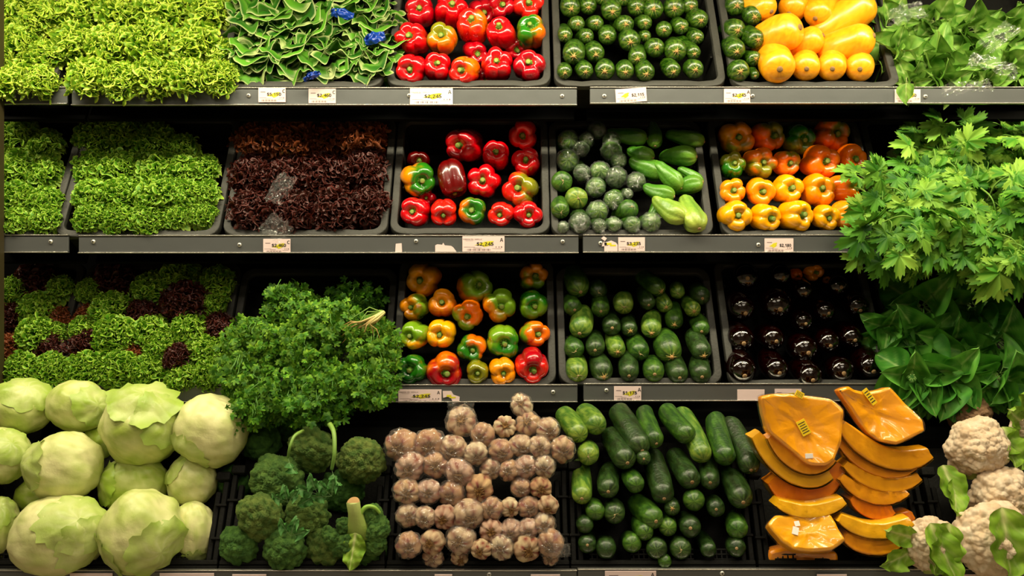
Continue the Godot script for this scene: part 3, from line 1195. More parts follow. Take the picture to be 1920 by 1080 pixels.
func iceberg(row: Dictionary, s: Array, d: float, green: float, flaps: Array) -> Node3D:
	var pos := on(row, s[0], s[1], d)
	var k := per_px(pos)
	var rx: float = s[2] * k
	var ry: float = s[3] * k
	var rz := minf(rx, ry)
	var t := thing("iceberg_lettuce", "-", "lettuce")
	t.position = pos
	t.rotation.z = deg_to_rad(s[4]) if s.size() > 4 else 0.0
	var core := Basis.from_euler(Vector3(rnd(-0.5, 0.5), rnd(-0.5, 0.5), rnd(0, TAU)))
	var seed_ := rnd(0, 80)
	var skin := func(dir: Vector3) -> Color:
		var l := core * dir
		var az := atan2(l.z, l.x)
		var vein := nz.get_noise_3d(cos(az) * 6.0 + seed_, sin(az) * 6.0, l.y * 1.2)
		var patch := nz.get_noise_3d(dir.x * 1.3 + seed_, dir.y * 1.3, dir.z * 1.3)
		var m := clampf(green + 0.6 * patch + 0.22 * vein, 0.0, 1.0)
		return lin("e8e6a6").lerp(lin("a0b83e"), m)
	var shape := func(dir: Vector3) -> float:
		return 1.0 + 0.09 * nz.get_noise_3d(dir.x * 1.1 + seed_, dir.y * 1.1, dir.z * 1.1) + 0.02 * nz.get_noise_3d(dir.x * 4.0, dir.y * 4.0 + seed_, dir.z * 4.0)
	var nu := 64
	var nv := 44
	var p := PackedVector3Array()
	var c := PackedColorArray()
	for j in nv:
		var a := PI * j / float(nv - 1)
		for i in nu:
			var th := TAU * i / nu
			var dir := Vector3(sin(a) * cos(th), cos(a), sin(a) * sin(th))
			p.append(dir * Vector3(rx, ry, rz) * (shape as Callable).call(dir))
			c.append((skin as Callable).call(dir))
	var g := Geo.new()
	g.grid(p, c, nu, nv, true)
	part(t, "head", g.mesh(), M.iceberg)
	# outer leaves that hug the head: [direction in the picture in degrees, width, height above the centre, curl]
	for f in flaps:
		var ang := deg_to_rad(f[0])
		var axis := Vector3(cos(ang) * 0.8, sin(ang) * 0.8, f[2]).normalized()
		var b := aim(axis, rnd(0, TAU))
		p = PackedVector3Array()
		c = PackedColorArray()
		var m := 40
		var rings := 14
		for j in rings:
			var q := 1.0 - j / float(rings - 1)
			for i in m:
				var th := TAU * i / m
				var edge: float = f[1] * (1.0 + 0.16 * nz.get_noise_2d(cos(th) * 2.0 + seed_, sin(th) * 2.0) + 0.07 * nz.get_noise_2d(th * 6.0, seed_))
				var a: float = q * edge
				var dir := b * Vector3(sin(a) * cos(th), cos(a), sin(a) * sin(th))
				var lift: float = 0.012 + f[3] * pow(q, 6) * (0.5 + 0.8 * nz.get_noise_2d(th * 1.5 + seed_, 3.0)) + 0.03 * pow(q, 4) * sin(th * 9.0)
				p.append(dir * Vector3(rx, ry, rz) * ((shape as Callable).call(dir) + lift))
				var vein: float = pow(absf(sin(th * 4.0 + 1.2 * sin(a * 7.0))), 10.0)
				c.append((skin as Callable).call(dir).lerp(lin("94b83a"), 0.35 + 0.3 * pow(q, 3)).lerp(lin("dde0b0"), 0.5 * vein * (1.0 - q)))
		g = Geo.new()
		g.grid(p, c, m, rings, true, true)
		part(t, "outer_leaf", g.mesh(), M.iceberg)
	return t


# ---------------------------------------------------------------- leafy vegetables

# one ruffled lettuce leaf of unit length growing along +y, its inner face towards +z
func frill_leaf(g: Geo, t: Transform3D, c1: Color, c2: Color, c3: Color, rough := 1.0) -> void:
	var nu := 62
	var nv := 12
	var ph := [rnd(0, 6), rnd(0, 6), rnd(0, 6), rnd(0, 6), rnd(0, 6)]
	var p := PackedVector3Array()
	var c := PackedColorArray()
	for j in nv:
		var v := j / float(nv - 1)
		var a: float = pow(v, 2.2) * rough
		for i in nu:
			var u := i / (nu - 1.0) * 2.0 - 1.0
			var ang := u * (0.35 + 0.8 * v)
			var w1: float = 21.0 * u + 2.2 * sin(3.0 * u + ph[3]) + ph[0]
			var e1: float = a * (0.13 * sin(w1) + 0.10 * sin(9.0 * u + ph[1]) + 0.05 * sin(41.0 * u + ph[2]))
			var e2: float = a * (0.075 * cos(w1) + 0.03 * cos(37.0 * u + ph[4]))
			var e3: float = a * (0.05 * sin(13.0 * u + ph[4]) - 0.04 * sin(w1 * 2.0))
			var back := 0.3 * pow(v, 5)
			var q := Vector3(sin(ang) * v * 0.85 + e2 * cos(ang), cos(ang) * v + e3 - e2 * sin(ang) - back * 0.35, e1 + 0.25 * v * v * (u * u - 0.2) - back + 0.05 * sin(7.0 * v + ph[0]) * v)
			p.append(q)
			var m := smooth(0.15, 1.0, v + 0.2 * nz.get_noise_2d(u * 3.0 + ph[0] * 9.0, v * 4.0))
			var rib := exp(-pow(u / 0.07, 2)) * (1.0 - v)
			c.append(c1.lerp(c2, m).lerp(c3, smooth(0.86, 1.0, v) * 0.8).lerp(c3, rib * 0.7))
	var l := Geo.new()
	l.grid(p, c, nu, nv, false)
	g.add(l, t)


# a curly piece of leaf edge: a fan that opens along +y into a meandering frill
func curl_tuft(c1: Color, c2: Color, c3: Color) -> Geo:
	var nu := 46
	var nv := 9
	var ph := [rnd(0, 6), rnd(0, 6), rnd(0, 6), rnd(0, 6)]
	var p := PackedVector3Array()
	var c := PackedColorArray()
	for j in nv:
		var v := j / float(nv - 1)
		var a := pow(v, 1.4)
		for i in nu:
			var u := i / (nu - 1.0) * 2.0 - 1.0
			var w: float = 6.5 * u + ph[0] + 0.8 * sin(2.0 * u + ph[3])
			var x := u * (0.3 + 0.62 * v) + a * 0.24 * sin(w * 2.0 + 0.6)
			var e: float = pow(v, 3)
			var z: float = a * (0.40 * sin(w) + 0.16 * sin(11.0 * u + ph[1])) + e * 0.12 * sin(24.0 * u + ph[2] * 2.0)
			x += e * 0.07 * cos(24.0 * u + ph[2] * 2.0)
			var y: float = v * (1.0 + 0.16 * sin(9.0 * u + ph[2])) + e * 0.09 * sin(31.0 * u + ph[1]) - 0.25 * pow(v, 6) - 0.2 * u * u * v
			p.append(Vector3(x, y, z))
			c.append(c1.lerp(c2, smooth(0.2, 0.9, v)).lerp(c3, smooth(0.8, 1.0, v) * 0.75))
	var l := Geo.new()
	l.grid(p, c, nu, nv, false)
	return l


# [leaf meshes, heart meshes] of a kind of curly lettuce
func frill_set(kind: String) -> Array:
	if kept.has("frill" + kind):
		return kept["frill" + kind]
	var c1 := lin("347212")
	var c2 := lin("66a01e")
	var c3 := lin("bcd446")
	if kind == "red":
		c1 = lin("2c180c"); c2 = lin("30100b"); c3 = lin("64241a")
	elif kind == "brown":
		c1 = lin("6a5020"); c2 = lin("74391a"); c3 = lin("a4562a")
	elif kind == "bright":
		c1 = lin("43801a"); c2 = lin("80ac22"); c3 = lin("d2da4c")
	var leaves := []
	var hearts := []
	for k in 4:
		var g := Geo.new()
		frill_leaf(g, Transform3D(), c1, c2, c3)
		leaves.append(g.mesh())
	var tufts := []
	for k in 6:
		tufts.append(curl_tuft(c1, c2, c3))
	for k in 3:
		var g := Geo.new()
		var count := 60
		for i in count:
			# spread over a dome that faces +y
			var y := 1.0 - 0.95 * (i + 0.5) / count
			var az := i * 2.39996 + k
			var rad := sqrt(1.0 - y * y)
			var dir := Vector3(rad * cos(az), y, rad * sin(az))
			var lump := 0.86 + 0.22 * nz.get_noise_3d(dir.x * 2.2 + k * 5.0, dir.y * 2.2, dir.z * 2.2)
			var b := aim((dir + Vector3(rnd(-0.5, 0.5), rnd(-0.1, 0.4), rnd(-0.5, 0.5))).normalized(), rnd(0, TAU))
			var sc := rnd(0.32, 0.48)
			g.add(tufts[rng.randi() % 6], Transform3D(b.scaled(Vector3(sc, sc, sc)), Vector3(dir.x, dir.y * 0.62 - 0.1, dir.z) * lump * 0.86 - dir * sc * 0.4))
		hearts.append(g.mesh())
	kept["frill" + kind] = [leaves, hearts]
	return kept["frill" + kind]


# where a leaf of a rosette about +y stands: azimuth, elevation, size, twist
func rosette(az: float, el: float, sc: float, twist: float) -> Transform3D:
	var rad := Vector3(cos(az), 0, sin(az))
	var y := rad * cos(el) + Vector3.UP * sin(el)
	var z := (Vector3.UP * cos(el) - rad * sin(el)).normalized()
	var b := Basis(y.cross(z), y, z) * Basis(Vector3.UP, twist)
	return Transform3D(b.scaled(Vector3(sc, sc, sc)), rad * 0.06 * sc - Vector3.UP * 0.45)


func frill_head(row: Dictionary, s: Array, kind: String, d: float) -> Node3D:
	var pos := on(row, s[0], s[1], d)
	var r: float = s[2] * per_px(pos) * 1.02
	var t := thing("curly_lettuce", "-", "lettuce")
	var dir: Vector3 = (row.n as Vector3) + Vector3(rnd(-0.3, 0.3), rnd(-0.25, 0.3), 0)
	t.transform = Transform3D(aim(dir, rnd(0, TAU)), pos)
	t.scale = Vector3(r, r, r)
	var v := frill_set(kind)
	part(t, "heart_foliage", v[1][rng.randi() % 3], M.frill)
	for k in 8:
		var l := part(t, "leaf", v[0][rng.randi() % 4], M.frill)
		l.transform = rosette(k * TAU / 8.0 + rnd(-0.2, 0.2), rnd(0.3, 0.6), rnd(0.78, 0.95), rnd(-0.35, 0.35))
		if under_lip(row, t.transform * (l.transform * Vector3(0, 1, 0))) or under_lip(row, t.transform * (l.transform * Vector3(0, 0.5, 0))):
			l.free()
	return t


# a smooth leaf of unit length along +y. o: width, tip (roundness), wave, cup, droop, stalk share
func blade_mesh(o: Dictionary, c1: Color, c2: Color, rib_col: Color, seed_: float) -> ArrayMesh:
	var nu := 19
	var nv := 22
	var p := PackedVector3Array()
	var c := PackedColorArray()
	var st: float = o.get("stalk", 0.0)
	var ph := seed_ * 1.7
	for j in nv:
		var v := j / float(nv - 1)
		var w := 0.012
		if v >= st:
			var k := (v - st) / (1.0 - st)
			w = maxf(o.width * pow(sin(PI * pow(k, o.get("low", 0.75))), o.get("tip", 0.8)), 0.012 * (1.0 - k))
		for i in nu:
			var u := i / (nu - 1.0) * 2.0 - 1.0
			var e: float = pow(absf(u), 1.6)
			var body := smooth(st, st + 0.15, v)
			var z: float = o.get("cup", 0.1) * u * u * w * 2.0
			z += o.get("wave", 0.05) * e * body * (sin(v * o.get("waves", 9.0) + ph + (1.3 if u > 0 else 0.0)) + 0.5 * sin(v * o.get("waves", 9.0) * 2.1 + ph * 2.0))
			z -= o.get("droop", 0.2) * v * v
			z += o.get("fold", 0.06) * absf(u) * body
			z += 0.012 * body * sin(24.0 * (v - 0.3 * absf(u))) * (1.0 - e)
			var y: float = v - o.get("droop", 0.2) * 0.3 * v * v
			p.append(Vector3(u * w, y, z))
			var vein := pow(absf(sin(12.0 * (v - 0.35 * absf(u)))), 14.0) * 0.5 * (1.0 - e)
			var rib := exp(-pow(u * w / (o.get("rib", 0.014) * (1.2 - v)), 2)) * (1.0 - 0.6 * v)
			var m := clampf(0.5 + 0.8 * nz.get_noise_3d(u * 1.5 + seed_, v * 2.5, seed_) + o.get("edge", 0.0) * e, 0.0, 1.0)
			var rim: float = o.get("rim", 0.0) * maxf(smooth(0.88, 1.0, absf(u)), smooth(0.92, 1.0, v))
			c.append(c1.lerp(c2, m).lerp(rib_col, clampf(rib + vein * 0.6 + rim, 0.0, 0.85)))
	var g := Geo.new()
	g.grid(p, c, nu, nv, false)
	return g.mesh()


func blade_set(kind: String) -> Array:
	if kept.has("blade" + kind):
		return kept["blade" + kind]
	var out := []
	for k in 5:
		match kind:
			"butter":
				out.append(blade_mesh({"width": rnd(0.46, 0.6), "tip": 0.36, "low": 1.0, "wave": rnd(0.12, 0.18), "waves": rnd(6, 9), "cup": rnd(0.2, 0.7), "droop": rnd(-0.1, 0.3), "edge": 0.25, "rim": 0.75}, lin("2c6a10"), lin("76a028"), lin("cdd08a"), k * 3.3))
			"spinach":
				out.append(blade_mesh({"width": rnd(0.33, 0.42), "tip": 0.55, "low": 0.7, "stalk": 0.18, "wave": rnd(0.02, 0.05), "waves": rnd(5, 8), "cup": rnd(0.1, 0.35), "droop": rnd(0.2, 0.55)}, lin("245e18").lerp(lin("387a22"), k / 4.0), lin("4a902e").lerp(lin("6cac40"), k / 4.0), lin("98be68"), k * 2.1))
			"arrow":
				out.append(blade_mesh({"width": rnd(0.27, 0.36), "tip": 0.95, "low": 0.5, "stalk": 0.2, "wave": rnd(0.03, 0.06), "waves": rnd(6, 9), "cup": rnd(0.0, 0.3), "droop": rnd(0.1, 0.4)}, lin("457a22"), lin("82aa46"), lin("b4c67c"), k * 2.7))
			"cole":
				out.append(blade_mesh({"width": rnd(0.24, 0.33), "tip": 0.55, "low": 0.8, "wave": rnd(0.06, 0.1), "waves": 13.0, "cup": 0.15, "droop": rnd(-0.1, 0.2), "rib": 0.032}, lin("66921e"), lin("94b840"), lin("d2d894"), k * 4.1))
			"sprig":
				out.append(blade_mesh({"width": 0.24, "tip": 0.5, "low": 0.8, "stalk": 0.25, "wave": 0.16, "waves": 15.0, "cup": 0.25, "droop": 0.35}, lin("3c6e30"), lin("578c48"), lin("92b47a"), k * 1.9))
	kept["blade" + kind] = out
	return out


# a bunch of blades that spread from a tie; s: [x, y, r]. toward: 0 flat along the crate .. 1 straight out
func leaf_bunch(row: Dictionary, s: Array, called: String, category: String, kind: String, count: int, d: float, down: float, lo: float, hi: float, twist := 0.7) -> Node3D:
	var pos := on(row, s[0], s[1], d)
	var r: float = s[2] * per_px(pos)
	var t := thing(called, "-", category)
	t.transform = Transform3D(aim((row.n as Vector3) + Vector3(rnd(-0.1, 0.1), rnd(-0.1, 0.1), 0)), pos)
	t.scale = Vector3(r, r, r)
	var v := blade_set(kind)
	for k in count:
		var l := part(t, "leaf", v[rng.randi() % 5], M.leaf if kind != "spinach" else M.waxy)
		var az := k * 2.39996 + rnd(-0.3, 0.3)
		var f := k / float(count)
		var x := rosette(az, lerpf(lo, hi, f) + rnd(-0.15, 0.15), rnd(0.85, 1.15), rnd(-twist, twist))
		x.origin *= 0.8
		# leaves droop towards the foot of the shelf
		var w := t.transform.basis.orthonormalized().inverse() * Vector3.DOWN
		x.basis = Basis(Quaternion(x.basis.y.normalized(), (x.basis.y.normalized() + w * down).normalized())) * x.basis
		l.transform = x
		if under_lip(row, t.transform * (x * Vector3(0, 0.6, 0))):
			l.free()
	var g := Geo.new()
	for k in 7:
		var a := k * 0.9
		tube(g, PackedVector3Array([Vector3(cos(a) * 0.05, -0.5, sin(a) * 0.05), Vector3(cos(a) * 0.1, -0.7, sin(a) * 0.1 - 0.05), Vector3(cos(a) * 0.12, -0.85, sin(a) * 0.12 - 0.15)]), PackedFloat32Array([0.035, 0.03, 0.03]), 6, lin("7e9a4a"), lin("aab878"))
	part(t, "stalks", g.mesh(), M.stalk)
	return t


# a broad soft leaf of a head of greens: opens along +y, its pale rim rolling in slow waves
func rolled_leaf(k: int) -> ArrayMesh:
	var nu := 40
	var nv := 22
	var ph := [rnd(0, 6), rnd(0, 6), rnd(0, 6)]
	var p := PackedVector3Array()
	var c := PackedColorArray()
	var seed_ := k * 4.7
	for j in nv:
		var v := j / float(nv - 1)
		var a := pow(v, 1.5)
		for i in nu:
			var u := i / (nu - 1.0) * 2.0 - 1.0
			var wide := 0.2 + 0.85 * pow(v, 0.8)
			var x: float = u * wide + a * 0.16 * sin(5.0 * u + ph[0] + 1.2)
			var z: float = a * (0.26 * sin(2.6 * u + ph[1]) + 0.20 * sin(5.5 * u + ph[0]) + 0.08 * sin(12.0 * u + ph[2]) + 0.04 * sin(21.0 * u + ph[1])) + 0.5 * u * u * v - 0.3 * pow(v, 4)
			var y: float = v * (1.0 - 0.28 * pow(absf(u), 3)) + 0.05 * sin(8.0 * u + ph[2]) * a - 0.12 * pow(v, 5)
			p.append(Vector3(x, y, z))
			var vein := pow(absf(sin(9.0 * (v - 0.4 * absf(u)))), 10.0) * 0.4 * (1.0 - absf(u))
			var rib := exp(-pow(u * wide / 0.07, 2)) * (1.0 - 0.5 * v)
			var rim := maxf(smooth(0.955, 1.0, v), smooth(0.96, 1.0, absf(u))) * 0.6
			var m := clampf(0.45 + 0.9 * nz.get_noise_3d(u * 1.2 + seed_, v * 1.6, seed_), 0, 1)
			c.append(lin("184c0c").lerp(lin("528c22"), m).lerp(lin("cdd493"), clampf(rib * 0.8 + vein * 0.5 + rim, 0.0, 0.9)))
	var g := Geo.new()
	g.grid(p, c, nu, nv, false)
	return g.mesh()


# a head of smooth greens lying on its side, leaf rims towards the shop in wavy layers
func butter_bunch(row: Dictionary, s: Array, d: float) -> Node3D:
	if not kept.has("rolled"):
		kept.rolled = []
		for k in 7:
			kept.rolled.append(rolled_leaf(k))
	var pos := on(row, s[0], s[1], d)
	var r: float = s[2] * per_px(pos)
	var t := thing("leafy_green_bunch", "-", "greens")
	t.position = pos
	t.rotation.z = rnd(-0.35, 0.35)
	t.scale = Vector3(r, r, r)
	for k in 13:
		var l := part(t, "leaf", kept.rolled[rng.randi() % 7], M.leaf)
		var h := (k / 12.0 - 0.5) * 2.0
		var y := Vector3(rnd(-0.45, 0.45), h * 0.55 + rnd(-0.15, 0.15) - 0.1, 1.0).normalized()
		var z := Vector3(rnd(-0.5, 0.5), 1.0 if h > -0.3 else -1.0, 0.2)
		z = (z - y * z.dot(y)).normalized()
		var sc := rnd(0.72, 1.0)
		l.transform = Transform3D(Basis(y.cross(z), y, z).scaled(Vector3(sc, sc, sc)), Vector3(rnd(-0.35, 0.35), h * 0.6, -0.35 - 0.25 * h * h))
		for q in [Vector3(0, 0.6, 0), Vector3(0, 1, 0), Vector3(0.7, 0.8, 0.2), Vector3(-0.7, 0.8, 0.2)]:
			if under_lip(row, t.transform * (l.transform * q)):
				l.free()
				break
	var g := Geo.new()
	tube(g, PackedVector3Array([Vector3(0, 0, -0.1), Vector3(0, 0, -0.5), Vector3(0, 0.05, -0.8)]), PackedFloat32Array([0.22, 0.26, 0.2]), 12, lin("b9c47a"), lin("d8dab0"))
	part(t, "heart_stalk", g.mesh(), M.stalk)
	return t


# a jagged, lobed leaf of unit length along +y, base at the origin
func lobed_leaf(g: Geo, t: Transform3D, spokes: int, rings: int, jag: float, c1: Color, c2: Color, seed_: float, broad := 0.4, teeth := 4.0) -> void:
	var p := PackedVector3Array()
	var c := PackedColorArray()
	var dirs := [0.0, 0.92, -0.92, 1.85, -1.85]
	var lens := [0.58, 0.5, 0.5, 0.36, 0.36]
	for j in rings + 1:
		var q := 1.0 - j / float(rings)
		for i in spokes:
			var th := PI + TAU * i / spokes
			var a := fposmod(th + PI, TAU) - PI
			var r := 0.10
			var mid := 0.0
			for k in 5:
				var w := exp(-pow(absf(a - dirs[k]) / broad, 2.6))
				r = maxf(r, lens[k] * w + 0.17)
				mid = maxf(mid, w)
			r *= 1.0 + jag * (absf(fposmod(a * teeth + 0.25, 1.0) - 0.5) * 2.0 - 0.5)
			r *= q
			var z := 0.10 * r * sin(a * 3.0 + seed_) + 0.16 * r * (1.0 - mid) - 0.22 * r * r + 0.05 * sin(a * 7.0 + seed_ * 2.0) * r
			p.append(Vector3(sin(a) * r, 0.32 + cos(a) * r, z))
			var vein := exp(-pow((1.0 - mid) / 0.05, 2)) * q
			c.append(c1.lerp(c2, clampf(0.35 + 0.5 * q * (1.0 - mid) + 0.5 * vein + 0.4 * sin(seed_ * 3.0 + a), 0.0, 1.0)))
	var l := Geo.new()
	l.grid(p, c, spokes, rings + 1, true)
	g.add(l, t)


func celery_set() -> Array:
	if not kept.has("celery"):
		kept.celery = []
		for k in 5:
			var g := Geo.new()
			# three toothed leaflets on one stalk
			for q in [[0.0, 0.16, 0.8], [0.95, 0.12, 0.62], [-0.95, 0.1, 0.62]]:
				lobed_leaf(g, Transform3D((Basis(Vector3.BACK, -q[0] + rnd(-0.15, 0.15)) * Basis(Vector3.RIGHT, rnd(-0.35, 0.25))).scaled(Vector3.ONE * q[2] * rnd(0.9, 1.1)), Vector3(0, q[1] + 0.1, rnd(-0.03, 0.03))), 120, 5, 0.27, lin("1f5410").lerp(lin("3a7a1c"), k / 4.0), lin("57922a").lerp(lin("92ba44"), k / 4.0), k * 1.3 + q[0], 0.47, 5.2)
			tube(g, smooth_path(PackedVector3Array([Vector3(0.08, -0.3, -0.45), Vector3(0.03, -0.1, -0.12), Vector3(0, 0.1, 0.0), Vector3(0, 0.34, 0.01)]), 3), smooth_radii(PackedFloat32Array([0.024, 0.022, 0.018, 0.01]), 3), 6, lin("7fa448"), lin("6a9a3c"))
			kept.celery.append(g.mesh())
	return kept.celery


# celery: jagged leaves hanging over the crate's front, their bases at the crown
func celery(row: Dictionary, s: Array, count: int, d: float) -> Node3D:
	var pos := on(row, s[0], s[1], d)
	var t := thing("celery_bunch", "-", "celery")
	t.position = pos
	var k := per_px(pos)
	var v := celery_set()
	for i in count:
		var f := sqrt((i + 0.5) / count)
		var a: float = i * 2.39996 + s[4]
		var x: float = cos(a) * f * s[2] * k
		var y: float = sin(a) * f * s[3] * k
		var l := part(t, "leaf", v[rng.randi() % 5], M.leaf)
		var out := Vector3(x * 5.0 + rnd(-0.5, 0.5), -0.55 + y * 5.0 + rnd(-0.5, 0.5), rnd(0.0, 0.5))
		var b := aim(out.normalized())
		# turn the leaf's face (its z) towards the shop
		var z := Vector3(rnd(-0.45, 0.45), rnd(0.0, 0.8), 1.0)
		z = (z - b.y * z.dot(b.y)).normalized()
		b = Basis(b.y.cross(z), b.y, z)
		var sc := rnd(0.072, 0.104)
		l.transform = Transform3D(b.scaled(Vector3(sc, sc, sc)), Vector3(x, y, (1.0 - f * f) * 0.055 + rnd(-0.02, 0.02)))
	var g := Geo.new()
	for i in 8:
		var a := rnd(-1.0, 1.0)
		var b := rnd(-0.04, 0.04)
		tube(g, PackedVector3Array([Vector3(b * 1.2, -0.01, -0.06), Vector3(b, 0.03, -0.10), Vector3(b, 0.08 + a * 0.02, -0.17)]), PackedFloat32Array([0.005, 0.007, 0.009]), 7, lin("6a9a3c"), lin("a0b86a"))
	part(t, "stalks", g.mesh(), M.stalk)
	return t


# cilantro: one bunch of small lobed leaflets on thin stems that fall over the crate's edge
func cilantro(row: Dictionary, s: Array, count: int, d: float, tone: float) -> Node3D:
	var pos := on(row, s[0], s[1], d)
	var t := thing("cilantro_bunch", "-", "cilantro")
	t.position = pos
	var k := per_px(pos)
	var g := Geo.new()
	var st := Geo.new()
	var protos := []
	for i in 4:
		var q := Geo.new()
		lobed_leaf(q, Transform3D(), 26, 2, 0.12, lin("265c12").lerp(lin("3a741a"), tone), lin("548820").lerp(lin("86a834"), tone), i * 2.0, 0.4 + 0.04 * i, 2.1)
		protos.append(q)
	for i in count:
		var f := sqrt((i + 0.5) / count)
		var a: float = i * 2.39996 + s[4]
		var x: float = cos(a) * f * s[2] * k + rnd(-0.008, 0.008)
		var y: float = sin(a) * f * s[3] * k + rnd(-0.008, 0.008)
		var zz := (1.0 - f * f) * 0.045 + rnd(-0.05, 0.015) + 0.05 * nz.get_noise_2d(x * 18.0 + s[4] * 9.0, y * 18.0)
		var y_dir := Vector3(rnd(-0.9, 0.9), -0.5 + rnd(-0.8, 0.9), rnd(-0.2, 0.6)).normalized()
		var z := Vector3(rnd(-0.7, 0.7), rnd(-0.2, 1.0), 1.0)
		z = (z - y_dir * z.dot(y_dir)).normalized()
		var sc := rnd(0.012, 0.023)
		var lit := rnd(0.6, 1.1) if rng.randf() < 0.75 else rnd(1.2, 1.7)
		g.add(protos[i % 4], Transform3D(Basis(y_dir.cross(z), y_dir, z).scaled(Vector3(sc, sc, sc)), Vector3(x, y, zz)), Color(lit * (1.0 + 0.25 * maxf(lit - 1.0, 0.0)), lit, lit * 0.95))
		if i % 13 == 0 and f < 0.8:
			var p := Vector3(x, y, zz)
			tube(st, PackedVector3Array([p, p + Vector3(-x * 0.12 + rnd(-0.01, 0.01), 0.012, 0.004), p + Vector3(-x * 0.35, 0.03, -0.025)]), PackedFloat32Array([0.0006, 0.0009, 0.0012]), 5, lin("46781f"), lin("5c8c34"))
	part(t, "foliage", g.mesh(), M.leaf, "stuff")
	part(t, "stems", st.mesh(), M.stalk)
	return t


# a crumpled sheet of clear film, w by h metres
func film_sheet(w: float, h: float, amp: float, seed_: float) -> ArrayMesh:
	var nu := 40
	var nv := 30
	var p := PackedVector3Array()
	for j in nv:
		for i in nu:
			var u := i / (nu - 1.0) - 0.5
			var v := 0.5 - j / (nv - 1.0)
			var n1 := cellular.get_noise_2d(u * 7.0 + seed_, v * 5.0)
			var n2 := cellular.get_noise_2d(u * 16.0, v * 12.0 + seed_)
			p.append(Vector3(u * w + n2 * 0.006, v * h + n1 * 0.006, amp * (1.4 * n1 + 0.6 * n2) + 0.35 * w * (0.25 - u * u)))
	var g := Geo.new()
	g.grid(p, g.fill(p.size(), Color.WHITE), nu, nv, false)
	return g.mesh()


# ---------------------------------------------------------------- what lies where

# gives every thing of a crate's rows its label: look, place along the row counted from a neighbour, row
func label_rows(made: Array, noun: String, from: String, category: String, group: String) -> void:
	for j in made.size():
		var line: String = "top row" if j == 0 else ("bottom row" if j == made.size() - 1 else "%s row down" % ORD[j])
		for i in made[j].size():
			var o: Node3D = made[j][i]
			var desc: String = o.get_meta("desc") if o.has_meta("desc") else ""
			o.remove_meta("desc")
			var what := noun if noun and not desc else (desc + noun if desc.ends_with(" ") else desc)
			o.set_meta("label", "%s, %s from %s, %s" % [what, ORD[i] if i < made[j].size() - 1 or i == 0 else ORD[i], from, line])
			o.set_meta("category", category)
			o.set_meta("group", group)


func peppers(row: Dictionary, list: Array, depths: Array, from: String, group: String) -> void:
	var made := []
	for j in list.size():
		var line := []
		for s in list[j]:
			line.append(pepper(row, s, depths[j]))
		made.append(line)
	label_rows(made, "", from, "bell pepper", group)


func ends(row: Dictionary, list: Array, called: String, kinds: Array, length: float, marks: Array, d: float, from: String, noun: String, category: String, group: String, cap := 0.9) -> void:
	var made := []
	for j in list.size():
		var line := []
		for s in list[j]:
			var k := rng.randi() % kinds.size()
			line.append(end_on(row, s, called, kinds[k], length, marks[rng.randi() % marks.size()], d + rnd(-0.008, 0.006), cap))
		made.append(line)
	label_rows(made, noun, from, category, group)


func lettuces(row: Dictionary, list: Array, from: String, group: String) -> void:
	var made := []
	for j in list.size():
		var line := []
		for s in list[j]:
			var o := frill_head(row, s, s[3], s[4] if s.size() > 4 else 0.0)
			o.set_meta("desc", {"green": "curly green ", "bright": "bright yellow-green curly ", "red": "curly dark red ", "brown": "curly brownish red "}[s[3]])
			line.append(o)
		made.append(line)
	label_rows(made, "lettuce", from, "lettuce", group)


